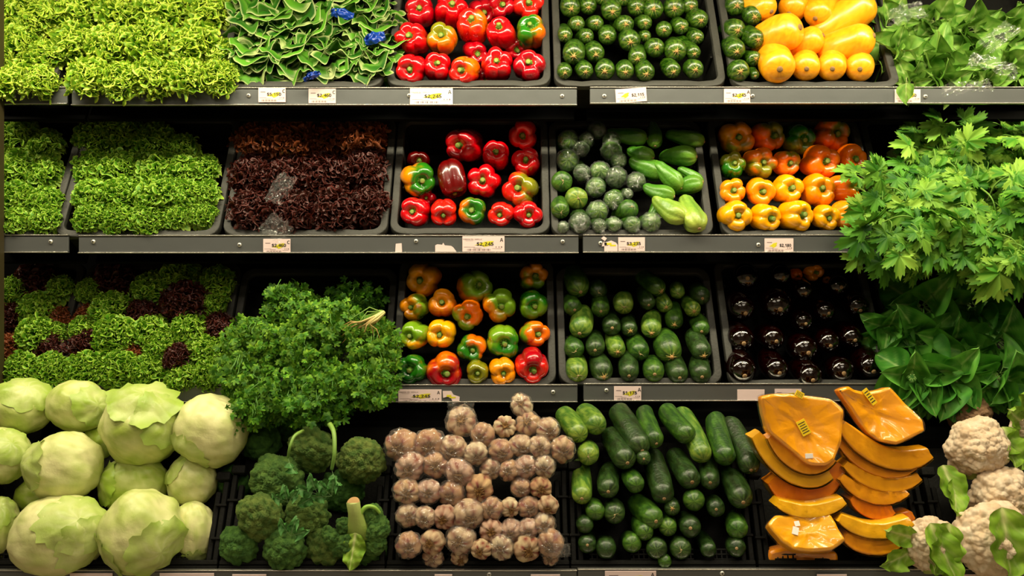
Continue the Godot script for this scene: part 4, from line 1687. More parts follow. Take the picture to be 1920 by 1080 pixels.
func fill_top_row() -> void:
	var r: Dictionary = rows.top
	lettuces(r, [[[18, 22, 52, "bright"], [72, 34, 46, "bright"]], [[30, 88, 48, "bright", -0.01], [82, 104, 40, "bright", -0.01]], [[26, 152, 46, "bright", 0.02], [74, 154, 38, "bright", 0.02]]], "the brown upright", "curly lettuces at the edge of the top shelf")
	lettuces(r, [[[150, 18, 54, "bright"], [232, 14, 54, "bright"], [312, 20, 56, "bright"], [396, 22, 50, "bright"]],
		[[142, 82, 46, "bright"], [208, 84, 48, "bright", 0.01], [286, 80, 52, "bright", 0.01], [366, 84, 52, "bright", 0.01], [415, 104, 36, "bright"]],
		[[168, 146, 46, "bright", 0.025], [228, 152, 44, "bright", 0.03], [290, 146, 46, "bright", 0.025], [350, 144, 46, "bright", 0.025], [408, 146, 42, "bright", 0.02]]], "the shelf's dark end crate", "bright curly lettuces on the top shelf")
	var made := []
	for line in [[[470, 28, 62], [560, 22, 66], [640, 20, 62], [702, 30, 52]], [[492, 82, 66], [578, 88, 62], [652, 70, 58], [700, 104, 46]], [[478, 130, 56], [556, 126, 60], [630, 128, 58], [690, 130, 46]]]:
		var l := []
		for s in line:
			var o := butter_bunch(r, s, 0.0)
			l.append(o)
		made.append(l)
	label_rows(made, "smooth leafy green bunch with wavy pale edges", "the curly lettuces", "greens", "smooth leafy greens with blue ties")
	for q in [[642, 27, 44, 18, 12, "dark blue plastic tie between two leafy green bunches near the top edge"], [703, 72, 40, 20, -18, "bright blue plastic tie beside the red pepper crate"], [585, 143, 34, 12, -24, "short blue plastic tie low in the leafy greens above the price rail"]]:
		var t := thing("plastic_tie", q[5], "tie", "blue ties on the leafy greens")
		var p := on(r, q[0], q[1], 0.045)
		t.position = p
		t.rotation.z = deg_to_rad(-q[4])
		var g := Geo.new()
		var pts := PackedVector3Array()
		var k := per_px(p)
		var pp := PackedVector3Array()
		for j in 9:
			for i in 18:
				var u := i / 17.0 - 0.5
				var v := 0.5 - j / 8.0
				pp.append(Vector3(u * q[2] * k, v * q[3] * k * (1.2 - absf(u)), 0.012 * cos(u * 3.0) + 0.012 * nz.get_noise_2d(u * 3.0 + q[0], v * 2.5) + 0.005 * nz.get_noise_2d(u * 9.0, v * 9.0 + q[0]) - 0.02 * v * v))
		g.grid(pp, g.fill(pp.size(), Color.WHITE), 18, 9, false)
		var m: StandardMaterial3D = M.blue_film
		m.cull_mode = BaseMaterial3D.CULL_DISABLED
		part(t, "band", g.mesh(), m)
	peppers(r, [[[787, 22, 30, 0, -3, "crimson"], [846, 16, 31, 4, -8, "red"], [885, 46, 32, -2, -8, "scarlet", "orange", 0.25, 20.0], [941, 8, 26, 2, 8, "crimson"], [990, 8, 30, 3, 5, "scarlet"]],
		[[772, 72, 31, -4, -2, "red"], [829, 72, 29, -1, -3, "olive", "orange", 0.3, -70.0], [938, 58, 29, -6, -9, "red"], [995, 57, 30, -1, -7, "orange", "green", 0.55, 150.0]],
		[[770, 130, 30, -2, 8, "red"], [819, 124, 27, 2, -2, "red"], [870, 132, 29, -8, 7, "scarlet", "orange", 0.35, 60.0], [931, 121, 31, 2, -4, "red"], [992, 122, 31, -1, -2, "crimson"]]], [-0.008, 0.0, 0.002], "the leafy greens", "red peppers on the top shelf")
	for q in [[905, 24, 26, "behind the scarlet pepper, top row"], [893, 100, 24, "deep behind the bottom row, below the scarlet pepper"], [966, 92, 22, "deep between the crimson and the green patched ones"], [910, 146, 20, "at the crate's lower edge"]]:
		var o := pepper(r, [q[0], q[1], q[2], 6, 8, "crimson"], -0.05)
		o.remove_meta("desc")
		o.set_meta("label", "half hidden crimson bell pepper " + q[3])
		o.set_meta("group", "red peppers on the top shelf")
	ends(r, [[[1070, 14, 19], [1103, 12, 16], [1128, -4, 14], [1147, 20, 19], [1168, -2, 15], [1194, 14, 17], [1210, -8, 14], [1225, 17, 19], [1264, 15, 20], [1294, 11, 16]],
		[[1082, 45, 15], [1117, 44, 15], [1172, 46, 17], [1209, 43, 14], [1245, 56, 15], [1277, 50, 15], [1311, 37, 18]],
		[[1060, 66, 14], [1100, 68, 14], [1139, 68, 17], [1181, 77, 20], [1210, 68, 11], [1306, 70, 14]],
		[[1076, 102, 21], [1116, 100, 18], [1195, 108, 17], [1229, 90, 18], [1267, 95, 21], [1300, 99, 14]],
		[[1059, 135, 14], [1097, 133, 16], [1134, 132, 19], [1172, 133, 17], [1210, 136, 18], [1261, 132, 16], [1302, 130, 18]]], "zucchini", ["zucchini"], 0.115, ["star"], 0.01, "the red peppers", "zucchini", "zucchini", "zucchini filling a top shelf crate")
	ends(r, [[[1380, 11, 20], [1412, 29, 18]], [[1379, 56, 20], [1417, 73, 18]], [[1379, 94, 19], [1414, 110, 14]], [[1386, 133, 20], [1415, 141, 9]]], "zucchini", ["zucchini"], 0.11, ["star"], 0.01, "the full zucchini crate", "zucchini beside yellow squash", "zucchini", "zucchini beside the yellow squash")
	made = []
	var squash := [[[1400, -2, 1432, 14, 25, 0.0, 0.02], [1515, -30, 1487, 14, 27, -0.02, -0.005], [1560, -26, 1534, 24, 26, -0.015, 0.01], [1548, 62, 1612, 16, 33, -0.03, 0.02]],
		[[1440, 72, 1474, 60, 35, -0.01, 0.03], [1488, 92, 1522, 76, 26, -0.03, 0.0], [1556, 96, 1612, 76, 31, -0.02, 0.03]],
		[[1440, 100, 1458, 124, 32, -0.07, 0.025], [1505, 112, 1511, 126, 26, -0.08, 0.01], [1556, 112, 1560, 126, 26, -0.08, 0.012], [1610, 114, 1612, 127, 26, -0.08, 0.012]]]
	for line in squash:
		var l := []
		for s in line:
			l.append(lying(r, s[0], s[1], s[2], s[3], s[4], "yellow_squash", "squash", "knob", s[5], s[6], 0.85))
		made.append(l)
	label_rows(made, "smooth yellow squash", "the zucchini", "squash", "yellow squash on the top shelf")
	made = []
	for line in [[[1672, 30, 67], [1762, 22, 72], [1822, 40, 84], [1895, 36, 74]], [[1690, 84, 74], [1752, 104, 86], [1830, 96, 77], [1902, 110, 70]], [[1712, 146, 55], [1772, 140, 67], [1858, 142, 58]]]:
		var l := []
		for s in line:
			l.append(leaf_bunch(r, s, "spinach_bunch", "spinach", "arrow", 18, 0.0, 0.6, 0.15, 1.45))
		made.append(l)
	label_rows(made, "bunch of pale pointed spinach leaves", "the yellow squash", "spinach", "bagged spinach on the top shelf")
	var leaf := thing("spinach_leaf", "single pale spinach leaf hanging down across a price tag on the top rail", "leaf")
	leaf.position = at_z(1700, 146, 0.04)
	var lm := part(leaf, "blade", blade_set("arrow")[0], M.leaf)
	lm.transform = Transform3D((Basis(Vector3.BACK, PI - 0.1) * Basis(Vector3.UP, 0.95)) * Basis.from_scale(Vector3.ONE * 0.072), Vector3.ZERO)
	for q in [[1706, 16, 0.10, 0.055, 20, "crumpled clear film bag over the upper spinach beside the squash"], [1880, 60, 0.12, 0.05, 38, "crumpled clear film bag slanting over the spinach at the far end"], [1870, 118, 0.12, 0.045, -28, "clear film bag with bright glints low in the spinach"], [1820, 158, 0.13, 0.03, 8, "loose clear film hanging over the shelf edge below the spinach"]]:
		var t := thing("film_bag", q[5], "plastic bag", "clear bags of the spinach")
		t.position = on(r, q[0], q[1], 0.06)
		t.rotation = Vector3(-0.5, 0, deg_to_rad(q[4]))
		part(t, "sheet", film_sheet(q[2], q[3], 0.012, q[0]), M.film)


func fill_second_row() -> void:
	var r: Dictionary = rows.second
	lettuces(r, [[[34, 250, 42, "green"], [86, 268, 34, "green"]], [[30, 314, 42, "green"], [84, 324, 36, "green"]], [[30, 372, 40, "green", 0.01], [84, 378, 36, "green", 0.01]], [[32, 414, 32, "green", 0.01], [84, 412, 32, "green", 0.01]]], "the lower brown upright", "plain green lettuces at the edge of the second shelf")
	lettuces(r, [[[178, 262, 40, "green", -0.01], [232, 246, 42, "green", -0.01], [290, 262, 42, "green", -0.01], [338, 278, 34, "green", -0.01]],
		[[174, 318, 38, "green"], [230, 316, 44, "green"], [292, 318, 44, "green"], [344, 320, 38, "green", 0.01], [382, 316, 32, "green", 0.01]],
		[[172, 366, 38, "green", 0.01], [228, 364, 42, "green", 0.015], [292, 366, 44, "green", 0.015], [348, 366, 38, "green", 0.01], [385, 364, 30, "green", 0.01]],
		[[170, 406, 34, "green", 0.01], [220, 410, 34, "green", 0.01], [272, 412, 36, "green", 0.01], [332, 406, 34, "green"], [382, 402, 30, "green"]]], "the plain edge crate", "green lettuces in the wide second shelf crate")
	lettuces(r, [[[476, 262, 46, "brown", -0.01], [550, 258, 50, "brown", -0.01], [616, 262, 40, "brown", -0.02], [680, 262, 50, "brown", 0.0]],
		[[470, 326, 48, "red"], [536, 330, 50, "red"], [604, 326, 50, "red"], [682, 316, 50, "red", 0.01]],
		[[476, 392, 50, "red"], [546, 396, 52, "red"], [622, 396, 52, "red"], [690, 384, 44, "red"]]], "the green lettuce", "dark red lettuces on the second shelf")
	for q in [[528, 350, 0.05, 0.09, -25, "thin crinkled clear film standing in the dark red lettuce"], [520, 424, 0.07, 0.06, -40, "clear film bag corner at the lower edge of the dark red lettuce"]]:
		var t := thing("film_bag", q[5], "plastic bag", "clear film in the red lettuce")
		t.position = on(r, q[0], q[1], 0.055)
		t.rotation = Vector3(-0.4, 0.2, deg_to_rad(q[4]))
		part(t, "sheet", film_sheet(q[2], q[3], 0.012, q[0]), M.film)
	peppers(r, [[[870, 272, 36, -10, 6, "red", "crimson", 0.3, 60.0, 4, 1.3], [929, 289, 28, 0, -4, "red"], [980, 254, 30, -2, 6, "scarlet"], [987, 305, 28, -2, -3, "red"]],
		[[786, 338, 33, 10, 6, "amber", "green", 0.5, 0.0, 4, 1.15], [849, 342, 29, 6, 26, "maroon", "", 0.0, 0.0, 4, 1.3], [906, 340, 31, -3, 2, "red"], [975, 355, 33, -5, 0, "olive", "scarlet", 0.35, 170.0]],
		[[777, 397, 29, -4, 2, "red"], [831, 400, 26, 1, 10, "scarlet"], [885, 395, 29, 1, 0, "orange", "green", 0.55, 20.0], [939, 402, 26, -2, 4, "scarlet"], [990, 402, 27, 3, 4, "red"]]], [-0.012, -0.004, 0.002], "the dark red lettuce", "red peppers on the second shelf")
	for q in [[786, 303, 23, 3, 2, "maroon", "half hidden maroon bell pepper behind the amber and green one"], [800, 372, 18, 0, 0, "crimson", "half hidden crimson bell pepper between amber pepper and bottom row"]]:
		var o := pepper(r, q.slice(0, 6), -0.045)
		o.remove_meta("desc")
		o.set_meta("label", q[6])
		o.set_meta("group", "red peppers on the second shelf")
	# cucumbers, many wrapped in film
	var wrapped := [[[1067, 262, 18], [1100, 262, 14], [1122, 245, 16], [1147, 265, 16]], [[1065, 301, 20], [1089, 281, 14], [1145, 282, 18], [1161, 301, 14]], [[1092, 325, 15], [1125, 321, 18], [1157, 332, 19], [1192, 341, 17]],
		[[1116, 352, 17], [1149, 376, 17], [1177, 364, 10]], [[1121, 396, 19]], [[1056, 426, 11], [1087, 420, 19], [1125, 425, 13], [1152, 421, 14], [1187, 422, 15], [1222, 417, 18]]]
	var made := []
	for line in wrapped:
		var l := []
		for s in line:
			var o := end_on(r, s + [rnd(-0.3, 0.3) * s[2], rnd(-0.1, 0.4) * s[2]], "wrapped_cucumber", ["dark", "cucumber"][rng.randi() % 2], 0.1, "", 0.01, 0.9)
			var k: float = s[2] * per_px(o.position) * 1.02
			var w := part(o, "film_wrap", garlic_set()[rng.randi() % 6][2], M.film)
			w.scale = Vector3(k, k, k)
			if rng.randf() < 0.6:
				var tw := part(o, "twisted_film_end", twist_mesh(), M.film)
				tw.transform = Transform3D(Basis(Vector3.UP, rnd(0, TAU)) * Basis(Vector3.RIGHT, rnd(0.3, 1.0)) * Basis.from_scale(Vector3(k, k, k)), Vector3(0, k * 0.75, 0))
			l.append(o)
		made.append(l)
	label_rows(made, "film wrapped cucumber", "the red peppers", "cucumber", "film wrapped cucumbers on the second shelf")
	made = [[]]
	for s in [[1054, 340, 20, 1, 0], [1051, 395, 17, 1, 8], [1082, 372, 21, 2, 2], [1180, 391, 19, 6, -5]]:
		made[0].append(end_on(r, s, "cucumber", "pale" if s[0] == 1082 else "cucumber", 0.1, "curl", 0.012, 0.8))
	for k in 4:
		made[0][k].remove_meta("desc")
		made[0][k].set_meta("label", "bare round dark green cucumber %s" % ["beside the red peppers, uppermost of the unwrapped ones", "beside the red peppers, below the other unwrapped ones", "with pale radiating streaks, among the wrapped ones", "among the wrapped ones, nearest to the gourds"][k])
		made[0][k].set_meta("category", "cucumber")
		made[0][k].set_meta("group", "unwrapped cucumbers among the wrapped ones")
	var pods := [[1152, 254, 1192, 258, 17, -0.01, 0.0, "round ended gourd in the uppermost row beside the wrapped cucumbers"], [1227, 238, 1228, 262, 15, -0.01, 0.0, "pear shaped gourd with its tip up"], [1262, 254, 1300, 262, 17, -0.01, 0.0, "curved gourd in the corner of the crate, uppermost row"],
		[1190, 288, 1206, 292, 18, -0.01, 0.0, "dull gourd behind the pale pointed one"], [1252, 290, 1282, 292, 20, 0.0, 0.015, "plump gourd with a tan stem end"], [1195, 312, 1226, 320, 20, -0.01, 0.0, "dark gourd in the middle of the gourd pile"],
		[1240, 316, 1262, 338, 18, 0.02, 0.015, "bent gourd over the middle of the pile"], [1282, 318, 1306, 336, 12, 0.0, 0.0, "narrow pointed gourd against the crate's side"], [1274, 350, 1294, 346, 19, 0.0, 0.005, "short gourd under the bent one"], [1218, 358, 1244, 364, 17, 0.012, 0.02, "ribbed gourd lying across beside the wrapped cucumbers"],
		[1236, 384, 1264, 400, 22, 0.01, 0.02, "pale yellow-green gourd with a folded end"], [1288, 386, 1302, 412, 23, 0.0, 0.02, "largest pale gourd in the crate's lower corner"], [1226, 398, 1236, 388, 17, -0.02, -0.02, "dark gourd deep behind the pale ones"]]
	for q in pods:
		var o := lying(r, q[0], q[1], q[2], q[3], q[4], "gourd", "pale gourd" if "pale" in q[7] and not "behind" in q[7] else "gourd", "round", q[5], q[6], 1.25, 0.68)
		o.set_meta("label", q[7])
		o.set_meta("category", "gourd")
		o.set_meta("group", "green gourds beside the wrapped cucumbers")
	peppers(r, [[[1381, 259, 32.9, 0, 2, "amber", "olive", 0.2, -90.0], [1442, 256, 30.7, 7, 2, "orange", "olive", 0.3, 60.0], [1501, 262, 29.7, 4, 4, "olive", "green", 0.5, 90.0], [1560, 254, 32.9, 6, -2, "orange", "olive", 0.3, 60.0]],
		[[1373, 310, 25.4, -1, -3, "olive", "green", 0.4, -90.0], [1426, 306, 29.7, 4, 2, "orange", "olive", 0.4, -90.0], [1476, 307, 25.4, 5, 3, "orange", "olive", 0.25, 60.0], [1541, 304, 32.9, 6, 3, "orange"], [1598, 298, 28.6, 3, 3, "orange"]],
		[[1373, 360, 26.5, -2, -1, "amber"], [1427, 360, 29.7, -2, 4, "amber"], [1478, 355, 29.7, 4, 0, "yellow"], [1535, 357, 31.8, 2, -1, "amber"], [1586, 354, 27.6, 22, 2, "orange", "green", 0.25, 60.0]],
		[[1380, 405, 31.8, 0, 2, "yellow"], [1438, 409, 28.6, 7, 4, "yellow"], [1495, 405, 31.8, 10, 0, "yellow"], [1549, 408, 25.4, 2, 3, "yellow"], [1590, 404, 27.6, 15, 3, "amber"]]], [-0.014, -0.006, 0.0, 0.004], "the green gourds", "orange and yellow peppers on the second shelf")
	made = [[]]
	var spots := [[1765, 258, 60, 40, 0.3], [1850, 268, 70, 50, 1.3], [1740, 325, 80, 55, 2.1], [1830, 345, 90, 60, 0.9], [1670, 372, 62, 60, 1.7], [1690, 440, 80, 45, 2.9], [1790, 425, 80, 55, 0.1], [1885, 400, 60, 70, 2.2], [1880, 465, 50, 30, 0.7]]
	var where := ["standing highest at the back of its crate", "high at the back beside the frame's edge", "in the upper middle of the leafy pile", "in the very middle of the leafy pile", "spreading over the orange peppers", "hanging over the price rail beside the peppers", "hanging over the price rail in the middle of the pile", "falling low at the far end of the shelf", "lowest at the far end, over the spinach crate"]
	for k in spots.size():
		var o := celery(r, spots[k], 17, 0.05 if k > 3 else 0.03)
		o.set_meta("label", "bright green celery bunch " + where[k])
		o.set_meta("group", "celery bunches on the second shelf")


func fill_third_row() -> void:
	var r: Dictionary = rows.third
	lettuces(r, [[[70, 528, 46, "red", -0.02], [112, 540, 28, "green", -0.01]], [[20, 545, 32, "green", 0.0], [70, 580, 40, "green", 0.0], [106, 598, 26, "brown", -0.01]], [[16, 596, 32, "red", 0.0], [64, 626, 40, "green", 0.01], [98, 626, 26, "green", 0.0]], [[20, 650, 28, "brown", 0.0], [90, 652, 32, "red", 0.0]], [[40, 692, 38, "green", 0.015], [96, 694, 36, "green", 0.015]]], "the upright on the third shelf", "red and green lettuces at the edge of the third shelf")
	lettuces(r, [[[166, 545, 28, "green", -0.01], [218, 528, 44, "red", -0.02], [280, 540, 38, "green", 0.0], [338, 518, 42, "green", 0.0], [404, 534, 38, "green", 0.0]],
		[[164, 592, 26, "brown", -0.01], [208, 580, 42, "green", 0.01], [266, 592, 36, "red", 0.005], [344, 566, 46, "red", 0.02], [398, 566, 30, "green", 0.0]],
		[[160, 618, 30, "green", 0.0], [218, 630, 44, "green", 0.02], [284, 622, 38, "green", 0.01], [358, 616, 40, "green", 0.01], [408, 614, 34, "red", 0.005]],
		[[160, 648, 34, "red", 0.0], [250, 656, 28, "brown", 0.0], [300, 650, 36, "green", 0.01], [332, 668, 30, "red", 0.025], [376, 656, 36, "green", 0.01], [412, 660, 34, "green", 0.0]],
		[[158, 694, 40, "green", 0.015], [222, 694, 42, "green", 0.02], [278, 694, 36, "green", 0.015], [340, 706, 34, "green", 0.01], [396, 702, 36, "green", 0.01]]], "the dim edge crate", "red and green lettuces in the third shelf's wide crate")
	var made := []
	var cil := [[545, 575, 48, 42, 0.2, 0.3, "standing highest, against the crate's back"], [610, 610, 70, 48, 1.0, 0.4, "in the middle of the pile beside the bare roots"], [478, 640, 60, 50, 2.0, 0.45, "next to the red lettuce, upper part of the pile"], [560, 660, 70, 50, 0.7, 0.4, "in the very middle of the cilantro pile"], [700, 650, 50, 55, 1.9, 0.5, "beside the mixed peppers, under the bare roots"],
		[460, 705, 55, 50, 2.5, 0.35, "hanging beside the iceberg lettuces"], [530, 735, 65, 48, 1.2, 0.25, "hanging low over the broccoli"], [620, 725, 65, 50, 0.4, 0.25, "hanging low in the middle over the price rail"], [690, 718, 48, 44, 1.6, 0.3, "hanging over the price rail beside the peppers"], [590, 765, 60, 34, 2.2, 0.1, "lowest tips reaching down to the broccoli"], [470, 765, 40, 36, 0.9, 0.2, "lowest on the iceberg lettuce side"], [660, 560, 60, 35, 0.0, 0.0, "dark and deep at the back of the crate"]]
	for k in cil.size():
		var q: Array = cil[k]
		var o := cilantro(r, q, 420 if k < 9 else 260, 0.07 if k in [0, 11] else 0.10, q[5])
		if k == 11:
			o.position = on(r, q[0], q[1], 0.0)
		o.set_meta("label", "cilantro bunch " + q[6])
		o.set_meta("group", "cilantro bunches on the third shelf")
	# the bare roots of one bunch
	var t := thing("cilantro_root_bundle", "pale brown cilantro roots lying bare on top of the leaves beside the peppers", "roots")
	t.position = on(r, 692, 606, 0.15)
	var g := Geo.new()
	var k0 := per_px(t.position)
	for k in 12:
		var a := k * 2.4
		var o := Vector3(cos(a) * 5.0, sin(a) * 5.0, cos(a * 1.7) * 4.0)
		var far := Vector3(-18 - 22 * absf(sin(k * 1.3)), -6 - 26 * absf(cos(k * 0.9)) + (8 if k % 3 == 0 else 0), -4)
		if k % 4 == 3:
			far = Vector3(18 - k, -28, 2)
		tube(g, PackedVector3Array([(Vector3(26, 20, -8) + o * 0.5) * k0, (Vector3(12, 8, 4) + o) * k0, (Vector3(-6, 0, 8) + o * 1.3).lerp(far, 0.15) * k0, (far * 0.75 + o * 1.5 + Vector3(0, 4, 4)) * k0, (far * 1.25 + o) * k0]), PackedFloat32Array([0.0022, 0.0032, 0.0024, 0.0014, 0.0004]), 7, lin("c6c47c"), lin("b8824a"))
	part(t, "roots", g.mesh(), M.stalk)
	g = Geo.new()
	for k in 5:
		tube(g, PackedVector3Array([Vector3(24, 20 + k, -6) * k0, Vector3(2 - k * 4, 30 - k * 8, 6) * k0, Vector3(-30 + k * 9, 10 - k * 12, 6) * k0]), PackedFloat32Array([0.002, 0.0016, 0.0012]), 6, lin("8aa84a"), lin("5c8c30"))
	part(t, "stems", g.mesh(), M.stalk)
	peppers(r, [[[792, 524, 33, -5, 2, "yellow", "amber", 0.3, 0.0], [891, 537, 34, 12, -2, "amber", "lime", 0.5, 60.0], [1001, 518, 28, 4, -3, "amber", "lime", 0.3, -90.0]],
		[[777, 576, 26, -8, 1, "amber", "lime", 0.35, 0.0], [830, 569, 28, -2, -4, "orange", "amber", 0.5, 90.0], [878, 591, 30, -2, 3, "orange", "lime", 0.3, -120.0], [938, 573, 32, 2, 2, "lime", "amber", 0.35, -120.0], [1000, 572, 30, 2, 3, "lime", "green", 0.4, 90.0]],
		[[776, 630, 28, -8, 2, "lime", "yellow", 0.3, -90.0], [827, 626, 30, -2, 0, "yellow"], [885, 653, 28, 1, 3, "green", "orange", 0.25, 30.0], [943, 640, 33, 3, 5, "green", "lime", 0.4, 120.0], [1003, 626, 28, 8, 0, "orange", "lime", 0.2, 180.0]],
		[[772, 692, 30, -3, -2, "dark green", "green", 0.5, 45.0], [835, 696, 34, 3, 5, "crimson", "orange", 0.25, 100.0, 3], [895, 698, 23, 0, 3, "olive"], [943, 697, 26, 3, 4, "amber"], [998, 688, 33, 2, 8, "scarlet", "crimson", 0.3, 90.0]]], [-0.014, -0.006, 0.0, 0.004], "the cilantro", "mixed peppers on the third shelf")
	ends(r, [[[1084, 537, 22, 4, 12], [1122, 545, 17], [1231, 539, 18, 8, 8], [1270, 547, 14], [1314, 555, 18]],
		[[1075, 577, 17], [1126, 579, 17], [1169, 571, 19], [1214, 567, 15], [1246, 572, 15], [1299, 580, 15]],
		[[1089, 614, 22, -4, 12], [1147, 612, 18], [1180, 616, 16], [1221, 616, 19], [1264, 602, 17], [1314, 616, 17]],
		[[1077, 655, 19], [1116, 652, 18], [1156, 655, 17], [1198, 658, 20], [1254, 657, 25, 2, 12], [1315, 658, 19]],
		[[1082, 697, 21], [1129, 696, 21], [1179, 697, 19], [1226, 697, 20], [1271, 701, 20], [1314, 700, 20]]], "cucumber", ["cucumber", "dark", "cucumber", "dark", "pale"], 0.12, ["round", "curl", "round", "star"], 0.005, "the mixed peppers", "round ended cucumber", "cucumber", "small cucumbers on the third shelf", 1.1)
	ends(r, [[[1398, 520, 25], [1464, 517, 21], [1506, 546, 19], [1571, 536, 21]], [[1391, 580, 25], [1457, 573, 29], [1547, 584, 20], [1608, 575, 22]], [[1389, 637, 26], [1449, 635, 22], [1506, 603, 19], [1553, 642, 21], [1597, 633, 22]], [[1391, 695, 27], [1455, 693, 24], [1508, 656, 26], [1577, 695, 25], [1632, 688, 26]], [[1518, 706, 25]]], "eggplant", ["eggplant"], 0.12, ["round"], 0.0, "the cucumbers", "glossy black eggplant", "eggplant", "eggplants on the third shelf", 1.0)
	for q in [[1524, 506, 20, "amber bell pepper lying among the eggplants at the crate's back"], [1492, 514, 13, "orange bell pepper scrap showing behind the eggplants"]]:
		var o := pepper(r, [q[0], q[1], q[2], 4, 8, "amber" if q[2] == 20 else "orange"], -0.03)
		o.remove_meta("desc")
		o.set_meta("label", q[3])
	made = [[]]
	var spi := [[1672, 606, 62, "smallest, its pointed leaf reaching furthest over the eggplants"], [1740, 560, 84, "uppermost, in the shade of the crate's back"], [1840, 555, 90, "uppermost at the far end of the shelf"], [1725, 622, 88, "reaching over the eggplants"], [1800, 630, 98, "in the very middle of the big leaved pile"], [1885, 625, 92, "in the middle at the far end"], [1722, 694, 84, "hanging over the price rail beside the squash slices"], [1796, 694, 86, "hanging broad leaves over the cauliflower"], [1890, 692, 80, "hanging at the far end over the cauliflower"]]
	for q in spi:
		var o := leaf_bunch(r, q, "spinach_bunch", "spinach", "spinach", 17, 0.10 if q[1] > 680 else 0.05, 0.7, 0.0, 1.15)
		o.set_meta("label", "large dark spinach bunch " + q[3])
		o.set_meta("group", "large leaved spinach on the third shelf")


